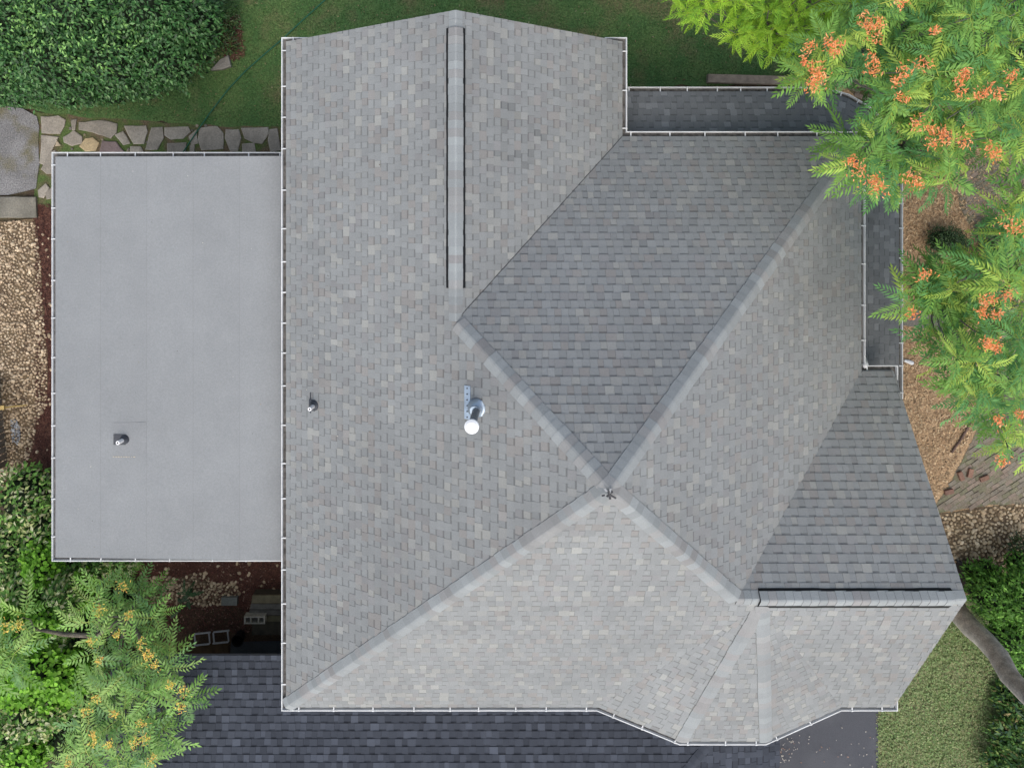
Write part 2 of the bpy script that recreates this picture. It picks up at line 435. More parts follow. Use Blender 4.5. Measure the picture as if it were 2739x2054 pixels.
def sweep(path, prof, out_dirs_sign=1, closed=False):
    "profile (outward, up) swept along a level polyline with mitred corners; outward = right-hand side of travel"
    P = [Vector(p) for p in path]; n = len(P); vs = []
    for i in range(n):
        d0 = (P[i] - P[i - 1]).normalized() if i > 0 else (P[1] - P[0]).normalized()
        d1 = (P[i + 1] - P[i]).normalized() if i < n - 1 else d0
        if i == 0: d0 = d1
        r0 = Vector((d0.y, -d0.x, 0)); r1 = Vector((d1.y, -d1.x, 0)); m = (r0 + r1); m.normalize(); m = m / max(.3, m.dot(r0))
        for (o, h) in prof: vs.append(P[i] + m * o * out_dirs_sign + Vector((0, 0, h)))
    k = len(prof)
    fs = [(i * k + j, i * k + (j + 1) % k, (i + 1) * k + (j + 1) % k, (i + 1) * k + j) for i in range(n - 1) for j in range(k)]
    fs += [tuple(range(k)), tuple(range((n - 1) * k, n * k))[::-1]]
    return vs, fs
GP = [(.0, -.10), (.0, .0), (.006, .0), (.006, -.088), (.070, -.088), (.080, -.02), (.084, .004), (.101, .004), (.101, -.018), (.094, -.04), (.078, -.10)]
def gutter(root, path, sgn=1, hang=None, sp=.66, wide=1.0, name='gutter'):
    mb = MB(); prof = [(a * wide, b) for a, b in GP]; vs, fs = sweep(path, prof, sgn); mb.add(vs, fs); g = mb.build(name, M_WHITE, root)
    mb = MB(); vs, fs = sweep(path, [(.007 * wide, -.045), (.074 * wide, -.045), (.074 * wide, -.085), (.007 * wide, -.085)], sgn); mb.add(vs, fs); mb.build('debris', M_GRIME, g)
    for i in range(len(path) - 1):
        a, b = Vector(path[i]), Vector(path[i + 1]); d = (b - a); L = d.length; d.normalize(); r = Vector((d.y, -d.x, 0)) * sgn
        if L < .35: continue
        s = random.uniform(.12, .35)
        while s < L - .08:
            mb = MB(); c = a + d * s + r * .045 * wide + Vector((0, 0, .009))
            mb.box(c, .105 * wide, .022, .006, math.atan2(r.y, r.x)); mb.box(c + r * .045 * wide + Vector((0, 0, .003)), .02, .034, .012, math.atan2(r.y, r.x))
            mb.build('hanger', M_WHITE, g); s += sp * random.uniform(.8, 1.2)
    return g

# ------------------------------------------------------------------ the house
XL, XR, YT, YB, XC, YG, XG, YJ = 766., 2303., 366., 1890., 1664., 112., 2390., 993.
t = .66
hp = 762 * t; XP, YP = XL + 762, YT + 762
hT = (NX - XL) * t; XT = NX; YE = YT + hT / t
YR = 1458.; hR = (YB - YR) * t; XH = XR - hR / (hp / (XR - XP))
A, B, Cc, D = W(XL, YB), W(XL, YG), W(XC, YG), W(XC, YT)
PK, Epk, T = W(XP, YP, hp), W(XT, YE, hT), W(XT, YG, hT)
Fc, G, H, J, R, I = W(XR, YT), W(XR, YJ), W(XH, YR, hR), W(XG, YJ), W(XG, YR, hR), W(XG, YB)
P0, P1, P2_, P3 = W(1600, YB), W(1822, 1981), W(2048, 1981), W(2250, YB)
Vb = W(1928, 1478, (YB - 1478) * t)
house = thing('house', W(1500, 1000, 0) * 1 - Vector((0, 0, ZE)), 'large house with grey shingled hip and gable roof, white gutters and a flat grey addition', 'house')
# walls
mb = MB(); wl = [(826, 175), (1604, 175), (1604, 426), (2243, 426), (2243, 1053), (2318, 1053), (2318, 1830), (2232, 1830), (2036, 1918), (1834, 1918), (1618, 1830), (826, 1830)]
mb.prism([W(x, y, -18) for x, y in wl], 0)
for tri in ([W(826, 175, 20), W(1604, 175, 20), W(1219, 175, hT - 40)], ):
    vs = tri + [p + Vector((0, -.2, 0)) for p in tri]; mb.add(vs, [(0, 1, 2), (5, 4, 3), (0, 3, 4, 1), (1, 4, 5, 2), (2, 5, 3, 0)])
tri = [W(2318, 1053, 15), W(2318, 1830, 15), W(2318, YR, hR - 40)]
vs = tri + [p + Vector((-.2, 0, 0)) for p in tri]; mb.add(vs, [(0, 1, 2), (5, 4, 3), (0, 3, 4, 1), (1, 4, 5, 2), (2, 5, 3, 0)])
mb.build('wall', M_WALL, house)
SLOPES = [
 ('left', (A, B, PK), [[A, PK, Epk], [A, Epk, W(XL, YE)], [W(XL, YE), Epk, T, B]]),
 ('top_right', (Cc, D, T), [[T, Cc, D, Epk]]),
 ('mid', (D, Fc, PK), [[D, Fc, PK, Epk]]),
 ('right', (Fc, G, PK), [[Fc, G, H, PK]]),
 ('gable_up', (G, J, R), [[G, J, R, H]]),
 ('bottom', (A, P0, PK), [[A, P0, H, PK], [P0, Vb, H]]),
 ('gable_low', (A, P0, PK), [[Vb, P3, I, R], [H, Vb, R]]),
 ('bay_l', (P0, P1, Vb), [[P0, P1, Vb]]),
 ('bay_m', (P1, P2_, Vb), [[P1, P2_, Vb]]),
 ('bay_r', (P2_, P3, Vb), [[P2_, P3, Vb]]),
]
for nm, fr, polys in SLOPES:
    d = deck('roof_slope', polys, house, M_SHINGLE)
    if nm == 'top_right': SCUFF.update(o=d.name, c=W(1370, 380, 190))
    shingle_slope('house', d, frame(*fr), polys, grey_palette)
# porch roof that wraps the corner
ZP = 2.55
outer = [at(1560, 246, ZP), at(2150, 246, ZP), at(2215, 249, ZP), at(2268, 264, ZP), at(2318, 293, ZP), at(2362, 334, ZP), at(2392, 385, ZP), at(2404, 440, ZP), at(2404, 1068, ZP)]
cw = W(2243, 426); cw.z = 3.18
in0 = W(1604, 426); in0.z = 3.18; in1 = W(2243, 1060); in1.z = 3.18; outer[0].x = in0.x
inner_mid = Vector((outer[1].x, cw.y, 3.18))
pf = [[outer[0], outer[1], inner_mid, in0], [outer[1], outer[2], cw, inner_mid]] + [[outer[i], outer[i + 1], cw] for i in range(2, 7)] + [[outer[7], outer[8], Vector((in1.x, outer[8].y, 3.18)), cw]]
for q in pf:
    d = deck('porch_roof', [q], house, M_SHINGLE, .06)
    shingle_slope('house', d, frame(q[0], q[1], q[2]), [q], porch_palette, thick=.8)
emit_shingles('house', house, M_SHINGLE, 300)

# hips, ridges and their vents
def down(fr): return -frame(*fr)[2]
def perp(vec, d): q = vec - d * vec.dot(d); return q.normalized()
FR = {nm: fr for nm, fr, _ in SLOPES}
def side(a, b, nm):
    "unit vector in slope nm, square to the hip a-b, pointing away from it"
    e0, u, v, n = frame(*FR[nm]); d = (b - a).normalized(); s = n.cross(d).normalized()
    ctr = {'left': (A + B) / 2, 'top_right': (Cc + D) / 2, 'mid': (D + Fc) / 2, 'right': (Fc + G) / 2, 'gable_up': (G + J) / 2, 'bottom': (A + P0) / 2, 'gable_low': (P3 + I) / 2, 'bay_l': (P0 + P1) / 2, 'bay_m': (P1 + P2_) / 2, 'bay_r': (P2_ + P3) / 2}[nm]
    return s if s.dot(ctr - a) > 0 else -s
cap_run(A, PK, side(A, PK, 'left'), side(A, PK, 'bottom'), house)
cap_run(Fc, PK, side(Fc, PK, 'mid'), side(Fc, PK, 'right'), house, expo=.15)
cap_run(Epk + (PK - Epk).normalized() * .05, PK, side(Epk, PK, 'left'), side(Epk, PK, 'mid'), house, expo=.15)
cap_run(H, PK, side(H, PK, 'right'), side(H, PK, 'bottom'), house, expo=.15)
cap_run(P1, Vb, side(P1, Vb, 'bay_l'), side(P1, Vb, 'bay_m'), house, expo=.16, wl=.12)
cap_run(P2_, Vb, side(P2_, Vb, 'bay_m'), side(P2_, Vb, 'bay_r'), house, expo=.16, wl=.12)
def ridge(a, b, s0, s1, nl, nr, fr_=.184, fl_=.184):
    "caps on the ridge a-b; between s0 and s1 (fractions) they ride on a raised vent with black open edges"
    cap_run(a, a.lerp(b, s0), nl, nr, house, wl=.135); cap_run(a.lerp(b, s1), b, nl, nr, house, wl=.135)
    va, vb = a.lerp(b, s0), a.lerp(b, s1); d = (vb - va).normalized(); mb = MB()
    n = 14; rows = []
    for i in range(n + 1):
        p = va.lerp(vb, i / n); wv = random.uniform(-.004, .004)
        rows.append([p + nl * (fl_ + wv) + Vector((0, 0, .010)), p + nl * (.146 + wv) + Vector((0, 0, .040)), p + Vector((0, 0, .052)), p + nr * (.146 + wv) + Vector((0, 0, .040)), p + nr * (fr_ + wv) + Vector((0, 0, .010))])
    vs = [q for r in rows for q in r]; fs = []
    for i in range(n):
        for j in range(4): fs.append((i * 5 + j, i * 5 + j + 1, i * 5 + j + 6, i * 5 + j + 5))
    nn = (vs[1] - vs[0]).cross(vs[5] - vs[0])
    fs += [(0, 1, 2, 3, 4), tuple(n * 5 + j for j in (4, 3, 2, 1, 0))]
    mb.add(vs, fs); v = mb.build('ridge_vent', M_BLACK, house)
    cap_run(va, vb, nl, nr, v, wl=.142, raise_=.052, pal=lambda: tuple(k * 1.10 for k in cap_palette()))
dT = (T - Epk).normalized()
ridge(Epk, T, .105, .945, side(Epk, T, 'left'), side(Epk, T, 'top_right'))
ridge(H, R, .10, .945, side(H, R, 'gable_up'), side(H, R, 'gable_low'), .243, .164)
# dark strip painting the shadow of the shingles' cut edge along the valley
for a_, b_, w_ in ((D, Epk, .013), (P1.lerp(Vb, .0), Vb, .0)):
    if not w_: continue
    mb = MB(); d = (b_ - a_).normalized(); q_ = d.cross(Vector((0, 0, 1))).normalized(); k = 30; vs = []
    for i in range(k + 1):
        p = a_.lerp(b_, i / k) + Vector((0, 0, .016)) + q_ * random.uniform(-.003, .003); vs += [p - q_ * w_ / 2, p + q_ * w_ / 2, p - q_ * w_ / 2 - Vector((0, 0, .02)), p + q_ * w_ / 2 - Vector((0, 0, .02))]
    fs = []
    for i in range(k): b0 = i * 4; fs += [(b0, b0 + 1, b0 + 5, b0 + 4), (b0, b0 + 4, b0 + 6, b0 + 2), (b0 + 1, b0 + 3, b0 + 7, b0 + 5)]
    mb.add(vs, fs, (.085, .088, .092)); mb.build('valley_cut_shadow', M_SHINGLE, house)
# crumpled flashing where the four hips meet
mb = MB()
for k in range(9):
    a = random.uniform(0, 6.28); r = random.uniform(0, .09)
    mb.box(PK + Vector((math.cos(a) * r - .02, math.sin(a) * r - .06, .035)), random.uniform(.04, .12), random.uniform(.02, .05), .008, a, random.choice([(.05, .05, .055), (.09, .09, .09), (.3, .31, .32)]), tilt=Matrix.Rotation(random.uniform(-.4, .4), 3, 'X'))
mb.build('peak_sealant', M_ATTR, house)

# gutters of the main roof
gz = Vector((0, 0, -.035))
def gp(*p): return [Vector(q) + gz for q in p]
off = .008
gutter(house, gp(W(XL + 66, YG + 2), W(XL, YG + 2), A, P0, P1, P2_, P3, I, W(XG, YB - 22)), 1)
gutter(house, gp(W(XC - 45, YG + 2), W(XC, YG + 2), D, W(XR, YT), G, J, W(XG, YJ + 24)), -1)
# porch gutter
gutter(house, [p + Vector((0, 0, -.03)) for p in outer], -1, sp=.55)
# downspout outlet on the inner corner, a white scrap of flashing
mb = MB(); c = G + Vector((.10, .06, -.05))
mb.tube([c + Vector((-.03, .02, 0)), c + Vector((.02, .05, -.02)), c + Vector((.05, .16, -.10))], [.05, .055, .03], 8)
mb.build('downspout_elbow', M_WHITE, house, smooth=True)

# flat addition
ZA = 2.78
mA = [at(150, 421, ZA), at(148, 1489, ZA)]
yT_, yB_ = mA[0].y, mA[1].y; xA = mA[0].x; xW = W(826, 0).x
mb = MB(); mb.prism([Vector((xA + .35, yT_ - .3, ZA - .12)), Vector((xW - .01, yT_ - .3, ZA - .12)), Vector((xW - .01, yB_ + .3, ZA - .12)), Vector((xA + .35, yB_ + .3, ZA - .12))], 0); mb.build('addition_wall', M_WALL, house)
mb = MB(); z1 = ZA + .16
mb.add([(xA, yB_, ZA - .01), (xW, yB_, z1 - .01), (xW, yT_, z1 - .01), (xA, yT_, ZA - .01)] + [(xA, yB_, ZA - .12), (xW, yB_, ZA - .12), (xW, yT_, ZA - .12), (xA, yT_, ZA - .12)], [(0, 1, 2, 3), (7, 6, 5, 4), (0, 4, 5, 1), (1, 5, 6, 2), (2, 6, 7, 3), (3, 7, 4, 0)], (.3, .3, .3))
flat = mb.build('low_slope_roof', M_MEMBRANE, house)
def zf(x): return ZA + (z1 - ZA) * (x - xA) / (xW - xA)
xs = [xA - .012, at(270, 900, ZA).x, at(395, 900, ZA).x, at(520, 900, ZA).x, at(645, 900, ZA).x, xW - .02]
for i in range(5):
    a, b = xs[i], xs[i + 1] + (.05 if i < 4 else 0); mb = MB(); g_ = random.uniform(.262, .270); k = 40
    top = []; edge = []
    for j in range(k + 1):
        y = yB_ - .01 + (yT_ - yB_ + .02) * j / k; wv = random.uniform(-.002, .002)
        top.append((y, wv))
    vs = []
    for y, wv in top:
        vs += [(a + wv, y, zf(a) + .0055), (a + wv + .012, y, zf(a) + .0058), (b, y, zf(b) + .001), (a + wv, y, zf(a) - .006)]
    fs = []; cc = []
    for j in range(k):
        fs += [(j * 4 + 1, j * 4 + 2, j * 4 + 6, j * 4 + 5), (j * 4, j * 4 + 1, j * 4 + 5, j * 4 + 4), (j * 4, j * 4 + 4, j * 4 + 7, j * 4 + 3)]; cc += [(g_ * .95, g_ * 1.0, g_ * 1.03), (g_ * .86, g_ * .89, g_ * .92), (.06, .06, .065)]
    mb.add(vs, fs, cc); mb.build('membrane_strip', M_MEMBRANE, flat)
# patch round the vent on the flat roof
pa, pb = at(300, 1131, ZA + .06), at(392, 1221, ZA + .06); mb = MB()
zz = max(zf(pa.x), zf(pb.x)) + .007
mb.prism([Vector((pa.x, pa.y, zf(pa.x) + .008)), Vector((pb.x, pa.y + .012, zf(pb.x) + .008)), Vector((pb.x, pb.y, zf(pb.x) + .008)), Vector((pa.x, pb.y, zf(pa.x) + .008))], ZA - .02, (.246, .258, .266)); mb.build('membrane_patch', M_MEMBRANE, flat)
mb = MB()
for i in range(9):
    p = at(303 + i * 7, 1222, ZA + .06); p.z = zf(p.x) + .011; mb.box(p, random.uniform(.01, .05), .012, .004, random.uniform(-.1, .1), (.50, .44, .33))
mb.build('sealant_line', M_ATTR, flat)
gutter(house, [Vector((W(770, 0).x, yT_, ZA - .03)), Vector((xA, yT_, ZA - .03)), Vector((xA, yB_, ZA - .03)), Vector((W(770, 0).x, yB_, ZA - .03))], 1, sp=.74)

# plumbing vents
def vent_pipe(base, nrm, top, r, boot_r, flange, wht):
    mb = MB(); base = Vector(base); top = Vector(top)
    mb.tube([base - Vector((0, 0, .05)), top], r, 14, (.8, .8, .8)); p = mb.build('vent_pipe', M_PVC, house, smooth=False)
    mb = MB(); d = (top - base).normalized(); mb.tube([top - d * .02, top + d * .002], [r * .42, r * .42], 12); mb.build('pipe_mouth', M_BLACK, p)
    mb = MB(); u = nrm.cross(Vector((0, 1, 0))).normalized(); vv = nrm.cross(u).normalized(); u = -u if u.x > 0 else u
    q = [base + nrm * .018 + a_ * u * flange[0] + b_ * vv * flange[1] for a_, b_ in ((-.1, -1), (1, -1), (1, 1), (-.1, 1))]
    mb.add(q + [x - nrm * .02 for x in q], [(0, 1, 2, 3), (7, 6, 5, 4), (0, 4, 5, 1), (1, 5, 6, 2), (2, 6, 7, 3), (3, 7, 4, 0)], (.1, .1, .1))
    mb.tube([base - nrm * .01, base + nrm * .035, base + nrm * .06 + (top - base) * .1], [boot_r, boot_r * .86, r * 1.25], 18)
    mb.build('pipe_boot', M_BOOT, p); return p
nl_ = frame(*FR['left'])[3]
def on_left(px, py):
    o = Vector((0, 0, ZC)); d = at(px, py, 0) - o; k = (A - o).dot(nl_) / d.dot(nl_); return o + d * k
bp = on_left(842, 1084); tp = bp + Vector((-.04, -.005, .27)); vent_pipe(bp, nl_, tp, .034, .098, (.13, .10), 1)
mb = MB(); u_, v_ = frame(*FR['left'])[1:3]
q = [bp + nl_ * .016 + v_ * a_ + u_ * b_ for a_, b_ in ((-.105, -.15), (-.085, -.15), (-.085, .22), (-.105, .22))]
mb.add(q + [x - nl_ * .02 for x in q], [(0, 1, 2, 3), (7, 6, 5, 4), (0, 4, 5, 1), (1, 5, 6, 2), (2, 6, 7, 3), (3, 7, 4, 0)]); mb.build('boot_flange', M_BOOT, house)
bf = at(332, 1176, ZA + .07); bf.z = zf(bf.x); vent_pipe(bf, Vector((0, 0, 1)), bf + Vector((-.03, .0, .24)), .038, .098, (.21, .10), 1)
# a little litter blown onto the roofs
lp = []
for q in scatter([(160, 440), (730, 440), (730, 1470), (160, 1470)], 26): p = at(q[0], q[1], ZA + .08); p.z = zf(p.x) + .012; lp.append(p)
for q in scatter([(790, 300), (1150, 200), (1150, 1300), (790, 1700)], 18): lp.append(on_left(q[0], q[1]) + nl_ * .02)
lp = np.array([tuple(p) for p in lp]); k = len(lp)
leaves_mesh('roof_litter', lp, RNG.uniform(0, 6.28, k), RNG.uniform(-.2, .2, k), RNG.uniform(-.2, .2, k), RNG.uniform(.015, .04, k), RNG.uniform(.008, .02, k), pick([(2, .5, .48, .42), (1, .22, .17, .11), (1, .06, .055, .05)], k), M_LEAF_SOFT, house, 'stuff')
# metal flue
bq = on_left(1277, 1090); tq = bq + Vector((-.105, -.02, .95))
mb = MB(); mb.tube([bq - Vector((0, 0, .05)), tq], .058, 20, (.4, .4, .4)); fl = mb.build('flue_pipe', mat('dull_flue_metal', (.20, .22, .24), .5, [(8, .8, 1.2)], metal=.5), house, smooth=True)
mb = MB(); d = (tq - bq).normalized(); mb.tube([tq + d * .0, tq + d * .02, tq + d * .06, tq + d * .085], [.09, .104, .104, .07], 28); mb.build('flue_cap', mat('bright_cap_metal', (.86, .88, .9), .35), fl)
mb = MB(); fb = bq + nl_ * .01
mb.tube([fb - nl_ * .0, fb + nl_ * .02, fb + nl_ * .07 + Vector((0, 0, .06)), fb + Vector((-.035, 0, .19))], [.15, .145, .11, .066], 24); mb.build('flue_flashing', M_GALV, fl, smooth=True)
mb = MB()
q = [bq + nl_ * .020 + v_ * a_ + u_ * b_ for a_, b_ in ((-.23, -.20), (-.12, -.20), (-.12, .32), (-.23, .32))]
mb.add(q + [x - nl_ * .012 for x in q], [(0, 1, 2, 3), (7, 6, 5, 4), (0, 4, 5, 1), (1, 5, 6, 2), (2, 6, 7, 3), (3, 7, 4, 0)])
for k in range(6):
    mb.tube([bq + nl_ * .02 + v_ * -.175 + u_ * (-.17 + k * .09), bq + nl_ * .028 + v_ * -.175 + u_ * (-.17 + k * .09)], .012, 6, mi=1)
mb.build('flue_flange', [M_GALV, M_BOOT], fl)
mb = MB(); mb.tube([fb + Vector((-.033, 0, .17)), fb + Vector((-.045, 0, .215))], [.075, .075], 22); mb.build('storm_collar', M_GALV, fl)

# ------------------------------------------------------------------ the lower garage
ZG = 2.15; tg = .22
ge = at(1000, 1752, ZG).y; gx = at(2085, 1900, ZG).x; gl = at(300, 1750, ZG).x
run = 3.4
g0, g1 = Vector((gl, ge, ZG)), Vector((gx, ge, ZG)); g2 = Vector((gx - run, ge - run, ZG + run * tg)); g3 = Vector((gl + .0, ge - run, ZG + run * tg))
g4 = Vector((gx, ge - 2 * run, ZG)); g5 = Vector((gl, ge - 2 * run, ZG))
garage = thing('garage', Vector(((gl + gx) / 2, ge - run, 0)), 'low garage with dark slate blue shingled hip roof below the house eaves', 'garage')
mb = MB(); mb.prism([Vector((gl + .3, ge - 1.35, ZG - .05)), Vector((gx - .3, ge - 1.35, ZG - .05)), Vector((gx - .3, ge - 2 * run + .3, ZG - .05)), Vector((gl + .3, ge - 2 * run + .3, ZG - .05))], 0); mb.build('wall', M_WALL, garage)
for q in ([g0, g1, g2, g3], [g1, g4, g2], [g4, g5, g3, g2]):
    d = deck('roof_slope', [q], garage, M_SHINGLE, .06)
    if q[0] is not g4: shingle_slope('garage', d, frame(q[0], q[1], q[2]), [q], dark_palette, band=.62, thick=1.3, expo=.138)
emit_shingles('garage', garage, M_SHINGLE, 300)
d_ = (g2 - g1).normalized(); nu = frame(g0, g1, g2)[3]; nr_ = frame(g1, g4, g2)[3]
s1 = nu.cross(d_); s1 = s1 if s1.x < 0 else -s1; s2 = nr_.cross(d_); s2 = s2 if s2.x > 0 else -s2
cap_run(g1, g2, s1, s2, garage, name='hip_cap', pal=dark_palette, wl=.10)

# ------------------------------------------------------------------ turf, chips and pebbles
def turf(name, poly, n, z, h, wd, cols, label, m=None):
    P = at_np(scatter(poly, n), z); k = len(P)
    az = RNG.uniform(0, 6.28, k); lean = RNG.uniform(.3, 1.3, k); hh = RNG.uniform(.5, 1, k) * h
    d = np.stack([np.cos(az), np.sin(az), np.zeros(k)], 1); s = np.stack([-np.sin(az), np.cos(az), np.zeros(k)], 1) * (wd / 2)
    tip = P + d * (np.sin(lean) * hh)[:, None]; tip[:, 2] += np.cos(lean) * hh
    V = np.stack([P - s, P + s, tip], 1).reshape(-1, 3); Fq = np.arange(3 * k).reshape(-1, 3)
    o = np_mesh(name, V, Fq, pick(cols, k, .2), m or M_LEAF_SOFT, None, 'stuff'); o['label'] = label; o['category'] = 'grass'; return o
LAWN_PX = [(380, -40), (1900, -40), (2330, -40), (2330, 200), (1880, 215), (1690, 225), (1690, 300), (760, 300), (760, 338), (560, 330), (330, 316), (240, 312), (120, 296), (20, 278), (-20, 270), (-20, 200), (380, 200)]
turf('grass', LAWN_PX, 42000, 0.0, .075, .011, [(5, .065, .160, .042), (3, .090, .185, .052), (1.0, .15, .18, .07), (.35, .22, .19, .10)], 'short dark green mown grass of the back lawn')
turf('grass', [(2345, 1905), (2400, 1870), (2560, 1640), (2620, 1640), (2760, 1880), (2760, 2080), (2345, 2080)], 11000, 0.0, .06, .014, [(3, .13, .21, .065), (2, .17, .23, .08), (2, .24, .24, .12), (.6, .30, .24, .14)], 'patchy clover and weeds of the side lawn')
P = at_np(scatter([(2345, 1905), (2400, 1870), (2560, 1640), (2620, 1640), (2760, 1880), (2760, 2080), (2345, 2080)], 9500), .04); k = len(P); P[:, 2] += RNG.uniform(-.03, .03, k)
o = leaves_mesh('clover', P, RNG.uniform(0, 6.28, k), RNG.uniform(-.3, .5, k), RNG.uniform(-.5, .5, k), RNG.uniform(.022, .05, k), RNG.uniform(.02, .04, k), pick([(3, .20, .30, .11), (3, .24, .31, .13), (1.5, .30, .31, .16), (.6, .15, .24, .09)], k), M_LEAF_SOFT, None, 'stuff', ROUND_V, ROUND_T)
o['label'] = 'small round clover leaves spread over the side lawn'; o['category'] = 'clover'
P = at_np(scatter(LAWN_PX, 520), .06); k = len(P)
o = leaves_mesh('fallen_leaves', P, RNG.uniform(0, 6.28, k), RNG.uniform(-.3, .3, k), RNG.uniform(-.4, .4, k), RNG.uniform(.035, .075, k), RNG.uniform(.015, .03, k), pick([(3, .24, .20, .10), (1, .32, .30, .18), (1, .16, .10, .05)], k), M_LEAF_SOFT, None, 'stuff')
o['label'] = 'pale fallen leaves scattered on the back lawn'; o['category'] = 'leaves'

def pebble_variants(n=7):
    out = []
    for i in range(n):
        a = np.linspace(0, 2 * math.pi, 8)[:-1] + RNG.uniform(-.2, .2, 7); r = RNG.uniform(.8, 1.15, 7)
        lo = np.stack([np.cos(a) * r * .95, np.sin(a) * r * .95, np.full(7, -.1)], 1); mid = np.stack([np.cos(a) * r, np.sin(a) * r, np.full(7, .3)], 1); hi = np.stack([np.cos(a) * r * .6, np.sin(a) * r * .6, RNG.uniform(.5, .68, 7)], 1)
        out.append(np.vstack([lo, mid, hi, [[0, 0, .68]]]))
    f = []
    for b in (0, 7):
        for j in range(7): f += [[b + j, b + (j + 1) % 7, b + 7 + (j + 1) % 7], [b + j, b + 7 + (j + 1) % 7, b + 7 + j]]
    f += [[14 + j, 14 + (j + 1) % 7, 21] for j in range(7)]
    return out, np.array(f)
PEB, PEBF = pebble_variants()
def pebbles(name, px, z, rmin, rmax, cols, label, cat='gravel'):
    n = len(px); pos = at_np(px, z); V = []; Fs = []; b = 0
    s = RNG.uniform(rmin, rmax, n) * RNG.choice([1, 1, 1, 1.35], n); asp = RNG.uniform(.6, .95, n); az = RNG.uniform(0, 6.28, n)
    Rm = rotm(az, RNG.uniform(-.3, .3, n), RNG.uniform(-.3, .3, n))
    for i in range(n):
        v = PEB[i % 7] * np.array([s[i], s[i] * asp[i], s[i] * .75]); V.append(v @ Rm[i].T + pos[i]); Fs.append(PEBF + b); b += 22
    o = np_mesh(name, np.vstack(V), np.vstack(Fs), np.repeat(pick(cols, n, .14), len(PEBF), axis=0), M_ROCK, None, 'stuff', smooth=True)
    o['label'] = label; o['category'] = cat; return o
TAN = [(4, .47, .365, .25), (3, .39, .30, .20), (2, .56, .455, .32), (1, .29, .215, .145)]
pebbles('river_rock', spaced([(-30, 592), (90, 592), (106, 680), (112, 800), (122, 900), (126, 1010), (122, 1090), (96, 1130), (92, 1190), (66, 1250), (20, 1280), (-30, 1280)], 6.3, 12000), .015, .022, .046, TAN, 'tan river rock bed along the flat roofed addition')
pebbles('river_rock', np.vstack([spaced([(392, 1542), (430, 1540), (480, 1545), (540, 1532), (580, 1560), (628, 1560), (640, 1580), (612, 1612), (560, 1620), (470, 1610), (410, 1618), (370, 1600)], 7.2, 3000), scatter([(330, 1505), (750, 1505), (750, 1590), (330, 1590)], 40)]), .015, .026, .050, TAN, 'tan river rock patch in the dark mulch behind the garage')
pebbles('river_rock', spaced([(2480, 1384), (2650, 1358), (2760, 1345), (2760, 1560), (2660, 1552), (2600, 1535), (2540, 1478)], 8.0, 6000), .015, .03, .056, [(4, .46, .36, .235), (3, .36, .275, .175), (2, .55, .45, .31), (1, .24, .175, .11)], 'tan river rock bed beside the brick path')
pebbles('river_rock', scatter([(100, 590), (140, 590), (140, 1240), (80, 1240)], 34), .012, .028, .048, TAN, 'loose tan stones strewn on the dark mulch strip')
def chips(name, poly, n, z, cols, label, ln=(.03, .08)):
    P = at_np(scatter(poly, n), z); k = len(P); P[:, 2] += RNG.uniform(0, .02, k)
    o = leaves_mesh(name, P, RNG.uniform(0, 6.28, k), RNG.uniform(-.35, .35, k), RNG.uniform(-.5, .5, k), RNG.uniform(*ln, k), RNG.uniform(.012, .03, k), pick(cols, k, .2), M_ATTR, None, 'stuff', np.array([[0, -.5, 0], [1, -.4, 0], [1, .5, .03], [0, .4, .03]], float), np.array([[0, 1, 2], [0, 2, 3]]))
    o['label'] = label; o['category'] = 'mulch'; return o
chips('wood_chips', [(2380, 300), (2780, 300), (2780, 700), (2640, 1090), (2480, 1380), (2440, 1380), (2400, 1000)], 15000, .012, [(3, .45, .32, .19), (2, .37, .25, .145), (1.0, .25, .165, .10), (1, .54, .41, .26)], 'brown wood chip mulch beside the porch')
chips('mulch_chips', [(92, 545), (150, 545), (150, 1300), (20, 1300), (60, 1240), (96, 1120)], 3500, .010, [(3, .075, .030, .022), (2, .05, .02, .016), (1, .12, .06, .045)], 'dark red brown mulch along the addition wall', (.02, .05))
chips('mulch_chips', [(300, 1490), (770, 1490), (770, 1690), (420, 1690)], 5500, .010, [(3, .11, .045, .034), (2, .07, .032, .025), (.5, .22, .13, .10)], 'dark red brown mulch in the gap behind the garage', (.02, .05))
chips('mulch_chips', [(575, 60), (640, 40), (652, 110), (655, 150), (625, 165), (600, 150)], 700, .012, [(3, .10, .045, .032), (2, .07, .03, .022), (1, .20, .13, .09)], 'red brown mulch at the foot of the big evergreen shrub', (.03, .07))
pebbles('pale_gravel', spaced([(28, 1125), (45, 1122), (54, 1150), (52, 1180), (46, 1190), (32, 1180)], 4.5, 600), .05, .018, .03, [(1, .42, .44, .46), (1, .3, .32, .35)], 'pale blue grey gravel spilled beside the fence')

